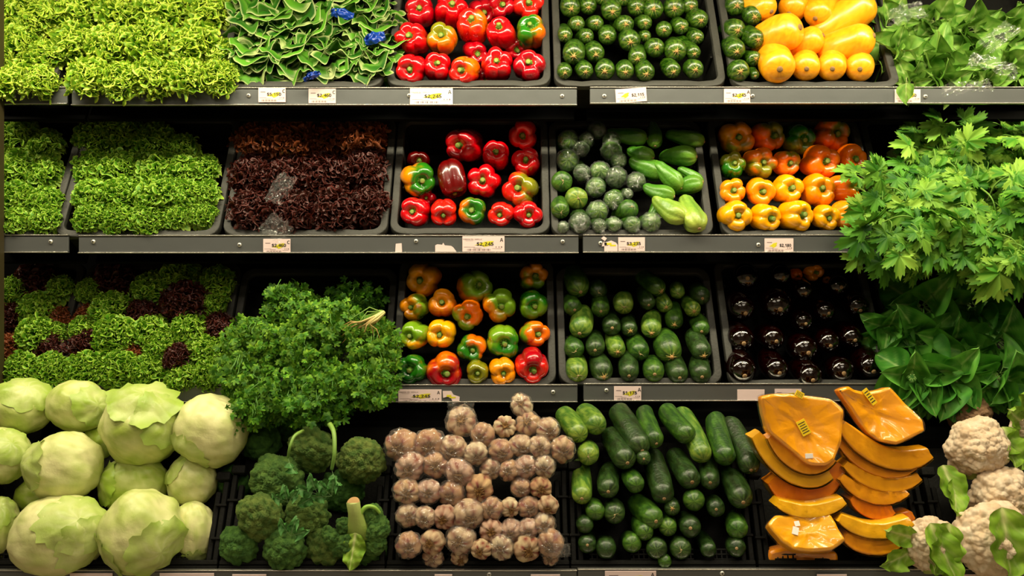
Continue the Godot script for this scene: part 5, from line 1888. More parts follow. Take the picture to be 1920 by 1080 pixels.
func fill_bottom_row() -> void:
	var r: Dictionary = rows.bottom
	var ice := [[[42, 762, 58, 52, 0], -0.02, 0.5, [[60, 0.9, 0.5, 0.05]], "uppermost one at the outer edge of the pile"],
		[[146, 762, 58, 48, -10], -0.02, 0.45, [[20, 0.8, 0.5, 0.08]], "second along the uppermost line, with a loose outer leaf"],
		[[268, 798, 76, 76, 0], 0.03, 0.45, [[75, 0.85, 0.5, 0.2], [20, 0.7, 0.6, 0.06]], "large one with a leaf flapping up on its crown"],
		[[395, 808, 66, 68, 0], 0.03, 0.15, [[230, 0.7, 0.6, 0.06]], "pale one nearest the broccoli, top of the pile"],
		[[2, 855, 54, 52, 0], 0.02, 0.5, [[40, 0.8, 0.5, 0.04]], "one cut by the outer edge, middle of the pile"],
		[[120, 874, 70, 64, 0], 0.04, 0.2, [[170, 0.8, 0.6, 0.1]], "pale one with ragged leaf edges, second line from above"],
		[[252, 908, 66, 54, 0], -0.03, 0.8, [[170, 0.8, 0.5, 0.06]], "dull green one half hidden behind the front ones"],
		[[360, 900, 46, 50, 0], -0.02, 0.3, [[140, 0.7, 0.4, 0.05]], "small smooth one wedged beside the black crate post"],
		[[112, 1004, 90, 74, 10], 0.03, 0.2, [[30, 0.85, 0.6, 0.03], [-20, 0.7, 0.5, 0.06]], "largest, creased one lying lowest in front"],
		[[265, 996, 76, 78, 0], 0.05, 0.4, [[-25, 0.8, 0.6, 0.1], [215, 0.6, 0.5, 0.08]], "green tinged one lowest in front with a leaf tip below"],
		[[362, 1000, 42, 60, 0], -0.03, 0.3, [[-80, 0.7, 0.4, 0.1]], "narrow one lowest beside the black crate post"],
		[[-8, 990, 44, 60, 0], 0.0, 0.5, [[60, 0.7, 0.4, 0.03]], "lowest one cut by the outer edge"],
		[[70, 930, 40, 34, 0], -0.06, 0.85, [], "dark green one deep between the middle ones"],
		[[190, 830, 34, 34, 0], -0.08, 0.8, [], "dark green one deep behind the large flapping one"]]
	for q in ice:
		var o := iceberg(r, q[0], q[1], q[2], q[3])
		o.set_meta("label", "iceberg lettuce, " + q[4])
		o.set_meta("group", "iceberg lettuces on the bottom deck")
	var bro := [[[585, 842, 46, 40, 4, 14], 0.02, 0.7, "yellowish one with two loose leaf stalks"], [[677, 862, 46, 48, 2, 10], 0.03, 0.9, "coarse beaded one beside the garlic"], [[524, 902, 56, 42, -10, 14], 0.0, 0.4, "broad one in the middle of the pile"], [[490, 968, 47, 42, -6, 10], 0.03, 0.8, "rounded greyish one in front of the broad one"],
		[[577, 966, 44, 44, 4, 10], 0.02, 0.6, "one with a curled leaf above it"], [[450, 1022, 40, 34, -10, 6], 0.0, 0.2, "small one in the crate's corner beside the iceberg lettuces"], [[536, 1030, 42, 34, 0, 6], 0.015, 0.25, "small one lowest in front under the curled leaf"], [[612, 1024, 40, 40, 0, 8], 0.0, 0.7, "dull olive one lowest in front"], [[690, 1030, 40, 32, 10, 6], -0.02, 0.15, "dark one lowest beside the garlic crate"],
		[[490, 826, 40, 38, -6, 8], -0.05, 0.1, "dark one uppermost under the cilantro"], [[642, 918, 44, 46, 4, 8], -0.05, 0.1, "dark one deep behind the upturned stalk"], [[555, 800, 36, 30, 0, 6], -0.07, 0.0, "dark one deepest at the back"], [[440, 905, 34, 40, -8, 4], -0.06, 0.05, "dark one deep against the crate's side wall"]]
	for q in bro:
		var o := broccoli(r, q[0], q[1], q[2])
		o.set_meta("label", "broccoli head, " + q[3])
		o.set_meta("group", "broccoli heads on the bottom deck")
	upturned_broccoli(r)
	# loose stalks and leaves of the broccoli
	for q in [["thick pale leaf stalk bending over the yellowish broccoli, garlic side", [[618, 795], [626, 812], [627, 850], [622, 880]], 5.0], ["thin leaf stalk arching over the yellowish broccoli, lettuce side", [[568, 808], [552, 818], [543, 840], [540, 858]], 3.4]]:
		var t := thing("broccoli_leaf_stalk", q[0], "leaf stalk", "loose broccoli stalks")
		var g := Geo.new()
		var pts := PackedVector3Array()
		var rad := PackedFloat32Array()
		for k in q[1].size():
			var p := on(r, q[1][k][0], q[1][k][1], 0.02 + 0.105 * (1.0 - absf(k - 1.5) / 4.0))
			pts.append(p)
			rad.append(q[2] * per_px(p) * (1.0 - 0.12 * k))
		t.position = pts[3]
		for k in pts.size():
			pts[k] -= t.position
		tube(g, smooth_path(pts), smooth_radii(rad), 10, lin("86a84a"), lin("6a9440"))
		part(t, "stalk", g.mesh(), M.stalk)
		var l := part(t, "leaf", blade_set("sprig")[1], M.leaf)
		l.transform = Transform3D(aim(Vector3(0.3, -1, 0.2)).scaled(Vector3(0.05, 0.05, 0.05)), Vector3.ZERO)
	for q in [[596, 926, 70, 0.055, "curly blue-green broccoli leaf lying above the lower heads"], [622, 930, 40, 0.05, "short broccoli leaf curling beside the upturned stalk"], [545, 1005, -20, 0.05, "small broccoli leaf on the lowest front head"], [540, 942, 10, 0.045, "tiny pale broccoli leaf between the two middle heads"]]:
		var t := thing("broccoli_leaf", q[4], "leaf", "loose broccoli leaves")
		t.position = on(r, q[0], q[1], 0.085)
		for k in 3:
			var l := part(t, "leaf_blade", blade_set("sprig")[k], M.leaf)
			l.transform = Transform3D((Basis(Vector3.BACK, deg_to_rad(q[2] + k * 50.0 - 50.0)) * Basis(Vector3.RIGHT, 0.5)).scaled(Vector3.ONE * q[3]), Vector3.ZERO)
	fill_garlic(r)
	fill_long_cucumbers(r)
	fill_squash_slices(r)
	fill_cauliflower(r)


func upturned_broccoli(r: Dictionary) -> void:
	var t := thing("broccoli", "upturned broccoli head showing its pale cut stalk and a hanging leaf", "broccoli", "broccoli heads on the bottom deck")
	var pos := on(r, 668, 985, 0.03)
	t.position = pos
	var k := per_px(pos)
	for q in [[-40, -14, 25], [36, -2, 30], [28, 22, 24], [-4, -26, 34], [34, -28, 26], [-28, -34, 22], [-14, 4, 22], [12, 4, 26]]:
		var f := floret_dome(rnd(0, 60), lin("457f28"), lin("78ac42"), 3.0, 12.0, 0.2)
		var m := part(t, "floret", f.mesh(), M.broccoli)
		m.transform = Transform3D(aim(Vector3(q[0], -30 + q[1], 26)).scaled(Vector3.ONE * q[2] * k), Vector3(q[0], q[1], 12) * k)
	var g := Geo.new()
	tube(g, PackedVector3Array([Vector3(10, -6, 18) * k, Vector3(7, 14, 30) * k, Vector3(4, 34, 40) * k, Vector3(2, 54, 44) * k]), PackedFloat32Array([27 * k, 17 * k, 12 * k, 12.5 * k]), 18, lin("7c9a38"), lin("a8b468"))
	part(t, "stalk", g.mesh(), M.stalk)
	g = Geo.new()
	lathe(g, [Vector2(0, 0.12), Vector2(0.8, 0.1), Vector2(0.98, 0.02), Vector2(1.0, -0.1), Vector2(0, -0.1)], 18, lin("c39a62"))
	var e := part(t, "cut_end", g.mesh(), M.stalk)
	e.transform = Transform3D(aim(Vector3(-0.15, 0.8, 0.65)).scaled(Vector3.ONE * 12 * k), Vector3(2, 54, 44) * k)
	for q in [[-20, 8, 22], [14, 6, 20], [0, -2, 26]]:
		g = Geo.new()
		tube(g, PackedVector3Array([Vector3(2, 12, 30) * k, Vector3(q[0] * 0.6, q[1] * 0.5, q[2]) * k, Vector3(q[0], q[1] - 18, q[2] - 6) * k]), PackedFloat32Array([9 * k, 7 * k, 6 * k]), 10, lin("a8b052"), lin("7a9a38"))
		part(t, "branch", g.mesh(), M.stalk)
	var l := part(t, "leaf", blade_set("cole")[2], M.leaf)
	l.transform = Transform3D(aim(Vector3(-0.12, -1, 0.1), 0.1).scaled(Vector3.ONE * 70 * k), Vector3(6, -2, 44) * k)
	l.transform.basis = Basis(l.transform.basis.x, l.transform.basis.y, l.transform.basis.z)
	g = Geo.new()
	tube(g, smooth_path(PackedVector3Array([Vector3(8, 20, 38) * k, Vector3(22, 42, 36) * k, Vector3(38, 42, 32) * k, Vector3(48, 30, 26) * k])), smooth_radii(PackedFloat32Array([4 * k, 4 * k, 3.5 * k, 3 * k])), 8, lin("86b040"), lin("86b040"))
	part(t, "leaf_stalk", g.mesh(), M.stalk)


func fill_garlic(r: Dictionary) -> void:
	var list := [[[978, 760, 20, -2, -8], [990, 795, 22, -4, -8], [947, 800, 20, 0, -6], [865, 790, 26, 0, -8], [1027, 806, 22, 6, 4]],
		[[754, 836, 29, -8, 6], [803, 833, 27, 2, 6], [850, 842, 25, -4, 8], [905, 816, 21, -6, 6], [892, 851, 20], [940, 846, 22], [976, 836, 20], [1012, 838, 20], [1055, 843, 22, 2, 4]],
		[[769, 876, 26], [816, 872, 22], [861, 886, 25], [921, 879, 19], [955, 882, 19], [986, 876, 20], [1021, 875, 20]],
		[[763, 922, 23], [804, 922, 22], [847, 926, 24], [899, 916, 26, 0, 4], [977, 914, 18], [1014, 914, 20]],
		[[765, 966, 20], [797, 970, 20], [834, 970, 22], [879, 965, 27], [922, 954, 21], [956, 952, 18], [992, 951, 20], [1028, 948, 19]],
		[[921, 996, 21], [958, 994, 20], [990, 992, 19], [1020, 982, 21]],
		[[766, 1022, 24], [810, 1016, 24], [864, 1012, 26], [902, 1030, 19], [940, 1026, 21], [987, 1028, 26], [1032, 1019, 24]],
		[[812, 1046, 18], [862, 1046, 16], [1032, 1046, 14]]]
	var made := []
	for j in list.size():
		var line := []
		for s in list[j]:
			var d: float = [0.05, 0.055, 0.05, 0.045, 0.045, 0.04, 0.035, 0.01][j] + rnd(-0.008, 0.008)
			line.append(garlic(r, s, d, rng.randf() < 0.86))
		made.append(line)
	label_rows(made, "garlic bulb", "the broccoli", "garlic", "wrapped garlic bulbs on the bottom deck")
	for q in [[866, 775, 0.065, 0.06, "clear film bag end sticking up behind the garlic below the torn tag"], [1052, 1032, 0.05, 0.03, "clear film tail hanging from the lowest garlic beside the cucumbers"]]:
		var t := thing("film_bag", q[4], "plastic bag", "clear film on the garlic")
		t.position = on(r, q[0], q[1], 0.07)
		part(t, "sheet", film_sheet(q[2], q[3], 0.014, q[0]), M.film)


func fill_long_cucumbers(r: Dictionary) -> void:
	var list := [[[1062, 778, 1083, 810, 20, "pale", ""], [1098, 772, 1116, 794, 21, "pale", ""], [1160, 772, 1196, 832, 23, "dark", "round"], [1200, 770, 1226, 822, 18, "cucumber", "round"], [1246, 774, 1284, 812, 20, "cucumber", ""], [1286, 776, 1314, 848, 20, "pale", ""], [1336, 798, 1358, 852, 21, "cucumber", ""], [1384, 804, 1404, 868, 21, "dark", "round"]],
		[[1103, 838, 1103, 852, 20, "pale", "curl"], [1146, 820, 1170, 858, 22, "dark", "round"], [1200, 846, 1206, 858, 14, "dark", "round"]],
		[[1091, 888, 1091, 926, 19, "pale", "round"], [1138, 884, 1140, 914, 20, "dark", "round"], [1178, 888, 1190, 906, 18, "cucumber", ""], [1228, 868, 1242, 922, 22, "dark", "round"], [1272, 868, 1292, 896, 21, "dark", "knob"], [1328, 880, 1331, 900, 18, "dark", "knob"], [1368, 888, 1388, 930, 23, "dark", "round"]],
		[[1112, 946, 1116, 958, 18, "cucumber", ""], [1150, 950, 1152, 962, 20, "dark", "curl"], [1196, 945, 1222, 970, 22, "cucumber", "round"], [1258, 945, 1260, 952, 15, "dark", "star"], [1300, 932, 1301, 938, 20, "cucumber", ""], [1338, 940, 1342, 952, 17, "dark", "round"]],
		[[1096, 976, 1097, 984, 16, "dark", ""], [1190, 980, 1208, 996, 17, "cucumber", ""], [1250, 980, 1252, 988, 17, "cucumber", ""], [1292, 980, 1294, 988, 20, "dark", "round"], [1378, 978, 1382, 990, 20, "cucumber", ""]],
		[[1100, 1012, 1101, 1020, 17, "dark", "round"], [1136, 1018, 1136, 1028, 19, "dark", ""], [1184, 1012, 1185, 1018, 18, "cucumber", ""], [1230, 1020, 1231, 1028, 20, "dark", ""], [1272, 1018, 1276, 1028, 20, "dark", "curl"], [1324, 1014, 1328, 1030, 15, "dark", ""], [1376, 1018, 1380, 1026, 18, "dark", "round"]],
		[[1244, 1048, 1246, 1052, 13, "cucumber", ""]]]
	var made := []
	for j in list.size():
		var line := []
		for s in list[j]:
			var d: float = [0.03, 0.035, 0.035, 0.025, 0.02, 0.01, 0.005][j]
			var o := lying(r, s[0], s[1], s[2], s[3], s[4], "cucumber", s[5], s[6], d - 0.07, d, 0.95)
			o.set_meta("desc", {"pale": "light green ", "dark": "dull dark ", "cucumber": "fresh green "}[s[5]])
			line.append(o)
		made.append(line)
	label_rows(made, "long cucumber", "the garlic", "cucumber", "long cucumbers on the bottom deck")


# a slice of squash from the picture's outline: flat chunk with a rounded front edge
func chunk(r: Dictionary, pts: Array, d: float, thick: float, bow: float, tone: float, label: String, tilt := 0.0) -> Node3D:
	var c := Vector2.ZERO
	for q in pts:
		c += Vector2(q[0], q[1]) / pts.size()
	var pos := on(r, c.x, c.y, d)
	var k := per_px(pos)
	var o := PackedVector2Array()
	for i in pts.size():
		# rounded outline through the given corners
		var p0 := Vector2(pts[(i + pts.size() - 1) % pts.size()][0], pts[(i + pts.size() - 1) % pts.size()][1])
		var p1 := Vector2(pts[i][0], pts[i][1])
		var p2 := Vector2(pts[(i + 1) % pts.size()][0], pts[(i + 1) % pts.size()][1])
		var p3 := Vector2(pts[(i + 2) % pts.size()][0], pts[(i + 2) % pts.size()][1])
		for s in 5:
			var q := p1.cubic_interpolate(p2, p0 * 0.5 + p1 * 0.5, p3 * 0.5 + p2 * 0.5, s / 5.0)
			o.append(Vector2(q.x - c.x, c.y - q.y) * k)
	var t := thing("squash_slice", label, "squash slice", "wrapped squash slices on the bottom deck")
	t.position = pos
	t.rotation = Vector3(tilt, 0, 0)
	var f1 := lin("fb9c04").lerp(lin("fdb81a"), tone)
	var f2 := lin("f08a04").lerp(lin("f6ae10"), tone)
	var g := Geo.new()
	slab(g, o, thick, 0.007, func(q: Vector2) -> float: return bow * (q.x * q.x + 0.6 * q.y * q.y) * 12.0 + 0.004 * nz.get_noise_2d(q.x * 30.0 + c.x, q.y * 30.0), f1, f2)
	part(t, "flesh", g.mesh(), M.pumpkin)
	var w := PackedVector2Array()
	for q in o:
		w.append(q * 1.025)
	g = Geo.new()
	slab(g, w, thick + 0.005, 0.009, func(q: Vector2) -> float: return bow * (q.x * q.x + 0.6 * q.y * q.y) * 12.0 + 0.002 + 0.008 * cellular.get_noise_2d(q.x * 30.0 + c.x, q.y * 20.0), Color.WHITE, Color.WHITE)
	part(t, "film_wrap", g.mesh(), M.clear)
	return t


# a crescent slice: from a to b (pixels) sagging by sag, th pixels thick, w metres deep
func crescent(r: Dictionary, ax: float, ay: float, bx: float, by: float, sag: float, th: float, d: float, w: float, tone: float, label: String) -> Node3D:
	var pos := on(r, (ax + bx) / 2, (ay + by) / 2, d)
	var k := per_px(pos)
	var t := thing("squash_slice", label, "squash slice", "wrapped squash slices on the bottom deck")
	t.position = pos
	var f1 := lin("ea7e04").lerp(lin("f8b81a"), tone)
	var f2 := lin("d86a04").lerp(lin("e8a818"), tone)
	var a := Vector2(ax - bx, by - ay) / 2.0 * k
	var b := -a
	var nu := 22
	var ring := []
	for q in [[-1, -1], [-0.3, -1], [0.3, -1], [0.86, -0.96], [1, -0.7], [1, 0.0], [1, 0.7], [0.86, 0.96], [0.3, 1], [-0.3, 1], [-0.86, 0.96], [-1, 0.7], [-1, 0.0], [-1, -0.7]]:
		ring.append(Vector2(q[0], q[1]))
	var p := PackedVector3Array()
	var pr := PackedVector3Array()
	var c := PackedColorArray()
	var cr := PackedColorArray()
	for j in nu:
		var s := j / (nu - 1.0)
		var mid := a.lerp(b, s) + Vector2(0, -sag * k * 4.0 * s * (1.0 - s))
		var tan_ := (b - a + Vector2(0, -sag * k * 4.0 * (1.0 - 2.0 * s))).normalized()
		var nn := Vector2(-tan_.y, tan_.x)
		var e := 1.0 - 0.45 * pow(absf(2.0 * s - 1.0), 4)
		var h := th * k * 0.5 * e
		for q in ring:
			var v: Vector2 = mid + nn * h * q.y
			# the slice is deeper at the rind and slopes back, so that its cut face looks up and out
			var wz: float = w * 0.5 * q.x * (1.0 if q.y < 0 else 0.8)
			p.append(Vector3(v.x, v.y, wz + 0.003 * nz.get_noise_2d(s * 9.0 + ax, q.y * 2.0)))
			c.append(f1.lerp(f2, clampf(0.5 + 0.8 * nz.get_noise_2d(s * 5.0 + ax, q.y), 0, 1)))
		for i in 5:
			var q := Vector2(lerpf(-1.0, 0.94, i / 4.0), -1.0)
			var v := mid - nn * (h + 0.0015 + 0.002 * sin(PI * i / 4.0))
			pr.append(Vector3(v.x, v.y, w * 0.5 * q.x))
			cr.append(lin("57521c").lerp(lin("7a5c1a"), 0.5 + 0.5 * nz.get_noise_2d(s * 8.0 + ax, i * 0.6)))
	for e in [0, 1]:
		# close the ends
		var m := ring.size()
		var cen := Vector3.ZERO
		var at: int = 0 if e == 0 else (nu - 1) * m
		for i in m:
			cen += p[at + i] / m
		var cap := PackedVector3Array()
		for i in m:
			cap.append(p[at + i])
		for i in m:
			cap.append(cen)
		var gg := Geo.new()
		gg.grid(cap, gg.fill(cap.size(), f1), m, 2, true, e == 0)
		kept["cap%d" % e] = gg
	var g := Geo.new()
	g.grid(p, c, ring.size(), nu, true)
	g.add(kept.cap0, Transform3D())
	g.add(kept.cap1, Transform3D())
	part(t, "flesh", g.mesh(), M.pumpkin)
	g = Geo.new()
	g.grid(pr, cr, 5, nu, false, true)
	var rm: StandardMaterial3D = M.rind
	rm.cull_mode = BaseMaterial3D.CULL_DISABLED
	part(t, "rind", g.mesh(), rm)
	return t


func price_sticker(t: Node3D, x: float, y: float, z: float, w: float, h: float, ang: float, white: bool) -> void:
	var g := Geo.new()
	box(g, Vector3.ZERO, Vector3(w, h, 0.0012), 0.0003)
	var s := part(t, "sticker", g.mesh(), M.paper_white if white else M.sticker)
	s.transform = Transform3D(Basis(Vector3.BACK, ang), Vector3(x, y, z))
	if white:
		return
	for k in 5:
		g = Geo.new()
		box(g, Vector3((k - 2) * w * 0.16, 0, 0.0008), Vector3(w * 0.05, h * (0.75 - 0.12 * (k % 2)), 0.0004), 0.0001)
		part(s, "print_line", g.mesh(), M.ink)


func fill_squash_slices(r: Dictionary) -> void:
	# the stack beside the cucumbers, from its top slice down
	var a := chunk(r, [[1417, 745], [1445, 739], [1478, 739], [1549, 748], [1572, 768], [1570, 800], [1566, 830], [1553, 858], [1537, 870], [1506, 868], [1470, 838], [1434, 809], [1424, 781]], 0.125, 0.03, 0.25, 0.35, "broad orange squash chunk on top of the cucumber side stack, with yellow stickers", -0.12)
	price_sticker(a, 0.0, -0.002, 0.0195, 0.036, 0.022, -1.1, false)
	price_sticker(a, -0.008, 0.074, 0.024, 0.02, 0.014, -0.5, false)
	price_sticker(a, 0.008, -0.066, 0.026, 0.018, 0.011, 0.05, true)
	crescent(r, 1440, 815, 1556, 855, 34, 30, 0.10, 0.05, 0.5, "thin squash slice peeping out under the broad chunk with stickers")
	crescent(r, 1412, 812, 1550, 884, 36, 38, 0.08, 0.06, 0.9, "yellow squash slice with a square cut end, cucumber side stack")
	crescent(r, 1442, 895, 1572, 868, 46, 42, 0.045, 0.06, 0.1, "deep orange squash slice curving up, cucumber side stack")
	crescent(r, 1452, 938, 1576, 934, 18, 27, 0.055, 0.06, 0.95, "slim yellow crescent squash slice, middle of the cucumber side stack")
	a = chunk(r, [[1436, 990], [1454, 971], [1500, 968], [1555, 967], [1566, 992], [1574, 1018], [1549, 1034], [1515, 1036], [1481, 1033], [1456, 1016]], 0.045, 0.03, 0.2, 0.65, "flat tan orange squash chunk with two white stickers, near the stack's foot", -0.5)
	price_sticker(a, -0.02, 0.02, 0.021, 0.012, 0.012, 0.15, true)
	price_sticker(a, -0.026, 0.004, 0.0205, 0.014, 0.018, -0.3, true)
	chunk(r, [[1440, 1030], [1470, 1024], [1560, 1030], [1562, 1054], [1500, 1060], [1438, 1056]], -0.02, 0.03, 0.1, 0.0, "deep orange squash chunk lowest, behind the crate's front lattice")
	# the stack beside the cauliflower
	a = chunk(r, [[1560, 733], [1572, 727], [1584, 725], [1596, 731], [1620, 735], [1645, 731], [1664, 727], [1690, 758], [1712, 786], [1712, 806], [1690, 820], [1667, 831], [1640, 826], [1620, 812], [1599, 784], [1578, 755]], 0.125, 0.03, 0.3, 0.3, "broad orange squash chunk with one yellow sticker on top of the cauliflower side stack", -0.12)
	price_sticker(a, -0.012, 0.03, 0.022, 0.042, 0.014, -0.95, false)
	crescent(r, 1572, 795, 1735, 846, 34, 40, 0.095, 0.06, 0.6, "squash slice with dark rind below the one sticker chunk")
	crescent(r, 1568, 822, 1706, 868, 28, 32, 0.075, 0.06, 0.35, "third squash slice down the cauliflower side stack")
	crescent(r, 1578, 866, 1716, 890, 26, 28, 0.06, 0.06, 0.6, "fourth squash slice down, with a pointed end beside the cauliflower crate")
	crescent(r, 1571, 890, 1692, 916, 24, 28, 0.05, 0.06, 0.5, "squash slice with bright glint and green rind end, mid stack")
	crescent(r, 1592, 926, 1666, 950, 14, 34, 0.03, 0.06, 0.1, "short deep orange squash slice with a broken end")
	crescent(r, 1568, 966, 1700, 972, 22, 30, 0.05, 0.06, 0.9, "yellow crescent squash slice near the foot of the cauliflower side stack")
	crescent(r, 1578, 1000, 1682, 1006, 16, 34, 0.03, 0.06, 0.4, "lowest squash slice of the cauliflower side stack, dark rind below")
	crescent(r, 1672, 968, 1706, 962, 2, 24, 0.01, 0.05, 0.05, "small deep orange squash piece hidden behind the crescent slices")


func fill_cauliflower(r: Dictionary) -> void:
	var list := [[[1826, 836, 60, 2, 8], 0.04, "white cauliflower with a bare stalk, topmost of the large ones", [[-75, 0.10, 0.06, 0.3]], 0], [[1872, 930, 62, 4, 14], 0.02, "cauliflower half covered by the leaf topped one below it", [], 0],
		[[1852, 1008, 74, -2, 6], 0.05, "largest cauliflower with one broad leaf laid over its front", [[93, 0.155, 0.1, 1.0], [20, 0.10, 0.02, 0.2]], 1], [[1742, 1018, 54, 0, 6], 0.04, "small cauliflower wrapped in curled pale leaves beside the squash", [[110, 0.13, 0.09, 0.9], [70, 0.12, 0.08, 0.8], [160, 0.10, 0.04, 0.4], [200, 0.09, 0.03, 0.3], [-60, 0.08, 0.03, 0.3]], 1],
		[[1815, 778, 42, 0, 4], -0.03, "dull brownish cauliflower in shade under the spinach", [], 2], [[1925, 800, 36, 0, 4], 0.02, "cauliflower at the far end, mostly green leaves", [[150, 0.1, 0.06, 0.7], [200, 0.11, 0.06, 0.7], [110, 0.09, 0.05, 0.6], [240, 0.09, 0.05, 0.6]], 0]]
	for q in list:
		var s: Array = q[0]
		var pos := on(r, s[0], s[1], q[1])
		var k := per_px(pos)
		var rr: float = s[2] * k
		var t := thing("cauliflower", q[2], "cauliflower", "cauliflowers on the bottom deck")
		t.position = pos
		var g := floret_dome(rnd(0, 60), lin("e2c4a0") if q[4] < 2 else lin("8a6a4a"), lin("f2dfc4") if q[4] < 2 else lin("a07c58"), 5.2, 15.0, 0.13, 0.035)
		var m := part(t, "florets", g.mesh(), M.cauliflower)
		m.transform = Transform3D(aim(lean(s[3], s[4], s[2]), rnd(0, TAU)).scaled(Vector3.ONE * rr), Vector3.ZERO)
		g = Geo.new()
		tube(g, PackedVector3Array([Vector3(0, -0.3, -0.1) * rr, Vector3(0.05, -0.75, 0.05) * rr, Vector3(0.08, -1.0, 0.1) * rr]), PackedFloat32Array([0.5 * rr, 0.36 * rr, 0.3 * rr]), 16, lin("a8b060"), lin("98a850"))
		part(t, "stalk", g.mesh(), M.stalk)
		# leaves: [direction, length, lift, how far over the front]
		for f in q[3]:
			var l := part(t, "leaf", blade_set("cole")[rng.randi() % 5], M.leaf)
			var ang := deg_to_rad(f[0])
			var out := Vector3(cos(ang), sin(ang), 0)
			if f[3] > 0.7:
				# starts at the rim and hangs over the front of the head
				var y := (-out * 1.0 + Vector3(0, 0, 0.25)).normalized()
				var b := Basis(y.cross(Vector3.BACK).normalized(), y, Vector3.BACK)
				b = Basis(b.x, y, b.x.cross(y))
				l.transform = Transform3D(b.scaled(Vector3.ONE * f[1]), out * rr * 0.95 + Vector3(0, 0, rr * 0.62 + 0.01))
			else:
				var y := (out + Vector3(0, 0, f[3])).normalized()
				var b := Basis(y.cross(Vector3.BACK).normalized(), y, Vector3.BACK)
				b = Basis(b.x, y, b.x.cross(y))
				l.transform = Transform3D(b.scaled(Vector3.ONE * f[1]), out * rr * 0.7 + Vector3(0, 0, f[2] * 0.4))
	for q in [[1768, 872, 1800, 950, 0.10, "long pale cauliflower leaf lying beside the crate post, squash side"], [1880, 800, 1906, 868, 0.085, "bright cauliflower leaf standing up beside the topmost head"], [1908, 1010, 1904, 1066, 0.08, "curly green cauliflower leaf hanging over the bottom rail at the far end"], [1746, 1040, 1752, 1078, 0.06, "cauliflower leaf tip hanging over the bottom rail below the small head"], [1790, 900, 1790, 960, 0.08, "dull cauliflower leaf behind the black crate post"]]:
		var t := thing("cauliflower_leaf", q[5], "leaf", "loose cauliflower leaves")
		var p0 := on(r, q[0], q[1], 0.06)
		var p1 := on(r, q[2], q[3], 0.07)
		t.position = p0
		var y := (p1 - p0).normalized()
		var x := y.cross(Vector3.BACK).normalized()
		var l := part(t, "blade", blade_set("cole")[rng.randi() % 5], M.leaf)
		l.transform = Transform3D(Basis(x, y, x.cross(y)).scaled(Vector3.ONE * p0.distance_to(p1) * 1.15), Vector3.ZERO)


# ---------------------------------------------------------------- price tags

func lettering(parent: Node3D, called: String, text: String, height: float, width: float, at: Vector3, mat: Material, font_name := "Droid Sans") -> void:
	var m := TextMesh.new()
	var f := SystemFont.new()
	f.font_names = PackedStringArray([font_name])
	f.font_weight = 700
	m.font = f
	m.text = text
	m.font_size = 32
	m.pixel_size = 0.001
	m.depth = 0.001
	m.curve_step = 4.0
	var b := m.get_aabb()
	var o := part(parent, called, m, mat)
	if b.size.y > 0 and b.size.x > 0:
		var k := height / b.size.y
		var kx := k if width <= 0 else width / b.size.x
		o.transform = Transform3D(Basis.from_scale(Vector3(kx, k, 0.4)), at - Vector3(b.get_center().x * kx, b.get_center().y * k, 0))


# a shelf tag between two pixel corners; kind: "wide" pepper tag or "small"
func tag_card(x0: float, y0: float, x1: float, y1: float, z: float, turn: float, price: String, letter: String, name_line: String, kind: String, label: String) -> void:
	var a := at_z(x0, y0, z)
	var b := at_z(x1, y1, z)
	var w := b.x - a.x
	var h := a.y - b.y
	var t := thing("price_tag", label, "price tag", "paper price tags on the shelf rails")
	t.position = Vector3((a.x + b.x) / 2, (a.y + b.y) / 2, z + 0.0022)
	t.rotation.z = deg_to_rad(turn)
	var g := Geo.new()
	box(g, Vector3.ZERO, Vector3(w, h, 0.0016), 0.0003)
	part(t, "card", g.mesh(), M.paper_white if kind == "white" else M.paper)
	if kind == "blank":
		return
	var z1 := 0.0009
	var wide := w > h * 2.0
	# the felt pen stroke behind the price
	g = Geo.new()
	var pts := PackedVector2Array()
	var mx := (0.02 if wide else 0.06) * w
	if kind == "block":
		mx = -0.2 * w
	for q in [[-0.26, -0.08], [-0.1, 0.04], [0.0, 0.14], [0.2, 0.2], [0.26, 0.17], [0.2, 0.08], [0.22, -0.02], [0.12, -0.12], [0.0, -0.2], [-0.06, -0.1]]:
		pts.append(Vector2(q[0] * w * (0.9 if kind != "block" else 0.55) + mx, q[1] * h))
	slab(g, pts, 0.0004, 0.00005, func(_q: Vector2) -> float: return 0.0, Color.WHITE, Color.WHITE)
	var mk := part(t, "marker_stroke", g.mesh(), M.marker)
	mk.position.z = z1
	var tx := mx + 0.02 * w
	if kind == "block":
		tx = 0.22 * w
	if price:
		lettering(t, "price_text", price, h * 0.27, w * (0.4 if wide else 0.52), Vector3(tx, -0.01 * h if wide else 0.04 * h, z1 + 0.0003), M.ink)
	if letter:
		lettering(t, "letter", letter, h * 0.24, 0, Vector3(w * 0.43, h * 0.26, z1), M.ink)
	if name_line:
		lettering(t, "name_line", name_line, h * 0.075, w * 0.44, Vector3(-w * 0.26, h * (0.3 if kind != "white" else 0.24), z1), M.faint_ink, "Droid Sans Mono")
	# lines too small to read, and the bar code
	g = Geo.new()
	for q in [[-0.33, 0.2, 0.18, 0.045 if not name_line else 0.012], [-0.33, -0.2, 0.26, 0.02], [-0.14, -0.26, 0.2, 0.02], [0.32, -0.3, 0.22, 0.015], [0.3, -0.2, 0.02, 0.08], [0.37, -0.2, 0.02, 0.08], [0.43, -0.2, 0.03, 0.09]]:
		box(g, Vector3(q[0] * w, q[1] * h, z1), Vector3(q[2] * w, q[3] * h, 0.0003), 0.00005)
	part(t, "small_print", g.mesh(), M.faint_ink)
	g = Geo.new()
	for i in 16:
		box(g, Vector3((-0.38 + 0.036 * i) * w, -0.38 * h, z1), Vector3(w * (0.009 + 0.008 * (i * 7 % 3)), h * 0.13, 0.0003), 0.00005)
	part(t, "bar_code", g.mesh(), M.faint_ink)


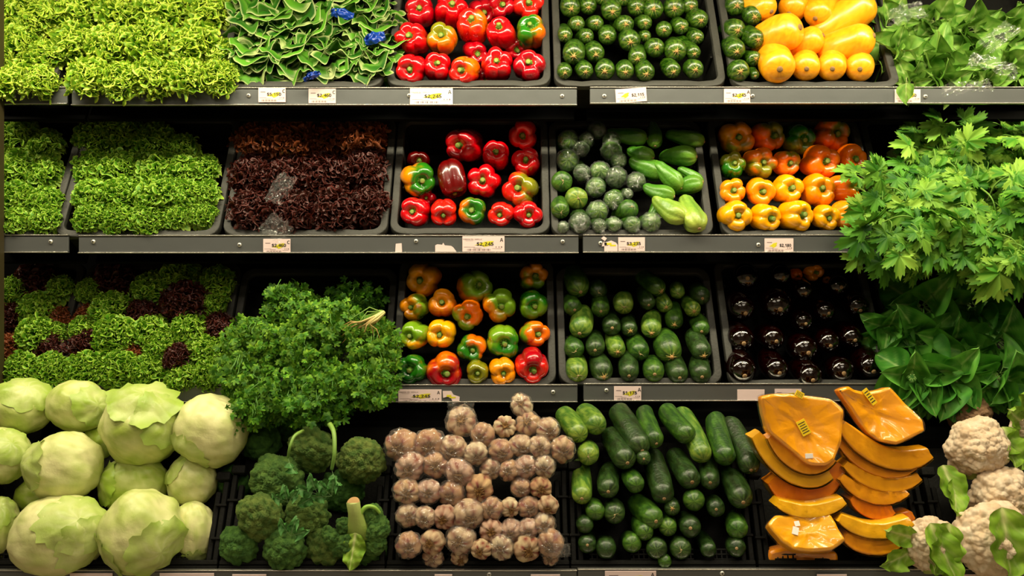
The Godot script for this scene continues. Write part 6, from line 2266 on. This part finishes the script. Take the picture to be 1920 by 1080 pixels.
# a torn scrap of an old tag: an outline in pixels
func scrap(pts: Array, z: float, label: String, marked := false) -> void:
	var c := Vector2.ZERO
	for q in pts:
		c += Vector2(q[0], q[1]) / pts.size()
	var t := thing("torn_tag", label, "torn tag", "scraps of old tags on the shelf rails")
	t.position = at_z(c.x, c.y, z + 0.0016)
	var k := per_px(t.position)
	var o := PackedVector2Array()
	for q in pts:
		o.append(Vector2(q[0] - c.x, c.y - q[1]) * k)
	var g := Geo.new()
	slab(g, o, 0.0012, 0.0001, func(_q: Vector2) -> float: return 0.0, Color.WHITE, Color.WHITE)
	part(t, "paper", g.mesh(), M.paper)
	if marked:
		g = Geo.new()
		for q in [[-0.2, 0.1, 9, 4], [0.15, -0.05, 11, 3]]:
			box(g, Vector3(q[0], q[1], 0) * 20 * k + Vector3(0, 0, 0.0007), Vector3(q[2] * k, q[3] * k, 0.0004), 0.0001)
		part(t, "marker_stroke", g.mesh(), M.marker)


func build_tags() -> void:
	var n := "PIMENTON DEL ZARVILLA"
	tag_card(485, 165, 536, 192, 0.012, 0, "$5,190", "C", "", "small", "pinkish price tag reading $5,190 under the leafy greens")
	tag_card(579, 167, 630, 194, 0.012, 0, "$2,460", "C", "", "small", "pinkish price tag reading $2,460 on the top rail under the leafy greens")
	tag_card(769, 166, 849, 196, 0.012, 0, "$2,245", "A", n, "white", "wide white price tag reading $2,245 on the top rail under red peppers")
	tag_card(1154, 166, 1212, 192, 0.012, 4, "$2,115", "", "", "block", "crooked pinkish price tag reading $2,115 under the zucchini")
	tag_card(1357, 167, 1406, 193, 0.012, 0, "$2,245", "A", "", "small", "small price tag reading $2,245 beside a screw under the yellow squash crate")
	tag_card(1677, 168, 1725, 193, 0.012, 0, "$2,250", "", "", "small", "price tag half covered by a hanging spinach leaf")
	tag_card(494, 448, 545, 475, 0.012, 0, "$2,460", "C", "", "small", "pinkish price tag reading $2,460 on the second rail under dark red lettuce")
	tag_card(867, 443, 946, 472, 0.012, 0, "$2,245", "A", n, "wide", "wide pink price tag reading $2,245 on the second rail under red peppers")
	tag_card(1159, 445, 1209, 471, 0.012, 0, "$3,235", "", "", "small", "pink price tag reading $3,235 under the wrapped cucumbers")
	tag_card(1433, 447, 1487, 473, 0.012, 0, "$2,180", "", "", "block", "pink price tag reading $2,180 under the orange peppers")
	tag_card(747, 730, 828, 755, 0.012, 0, "$2,245", "A", n, "wide", "wide price tag reading $2,245 on the third rail under the mixed peppers")
	tag_card(1151, 724, 1202, 751, 0.012, 0, "$1,175", "A", "", "small", "greyish price tag reading $1,175 under the small cucumbers")
	tag_card(1382, 730, 1433, 752, 0.012, 0, "", "", "", "blank", "blank pinkish tag under the eggplants, partly behind a squash chunk")
	tag_card(1452, 729, 1502, 752, 0.012, 0, "$1,445", "", "", "small", "pinkish price tag half hidden behind the broad squash chunk")
	tag_card(1668, 727, 1698, 751, 0.012, 0, "", "", "", "blank", "pale tag half hidden between squash chunk and spinach leaves")
	tag_card(1134, 1070, 1230, 1098, 0.275, 0, "", "A", "", "small", "large pinkish price tag at the lower edge under the long cucumbers")
	for q in [[436, 500, "blank tag at the lower edge under the broccoli"], [815, 848, "narrow blank tag at the lower edge under the garlic, broccoli side"], [995, 1050, "blank tag at the lower edge under the garlic, cucumber side"], [1531, 1587, "blank pink tag at the lower edge under the squash slices"], [1800, 1864, "blank tag at the lower edge under the cauliflower"]]:
		tag_card(q[0], 1076, q[1], 1100, 0.275, 0, "", "", "", "blank", q[2])
	for q in [[132, 212, "long pale tag strip at the lower edge under the iceberg lettuces, outer one"], [300, 402, "long pale tag strip at the lower edge under the iceberg lettuces, broccoli side"]]:
		tag_card(q[0], 1074, q[1], 1100, 0.272, 0, "", "", "", "blank", q[2])
	scrap([[742, 457], [753, 456], [754, 472], [748, 474], [741, 473]], 0.012, "small torn white paper scrap on the second rail below the red lettuce")
	scrap([[816, 460], [820, 458], [829, 459], [831, 455], [834, 460], [846, 461], [850, 464], [856, 472], [816, 472]], 0.012, "torn pink tag remnant beside the wide tag on the second rail")
	scrap([[1133, 454], [1140, 456], [1141, 461], [1128, 462], [1129, 459], [1133, 452]], 0.012, "scrap of paper beside a screw, cucumber bay of the second rail")
	scrap([[1127, 447], [1132, 443], [1138, 447], [1134, 452]], 0.012, "tiny diamond shaped paper scrap above the screw, second rail")
	scrap([[1133, 455], [1140, 453], [1146, 451], [1155, 455], [1158, 459], [1158, 471], [1133, 471]], 0.012, "torn tag with yellow pen marks beside the $3,235 tag", true)
	scrap([[830, 733], [846, 733], [850, 740], [862, 744], [861, 754], [850, 757], [846, 747], [838, 744], [831, 746]], 0.012, "torn tag remnant beside the wide tag on the third rail", true)
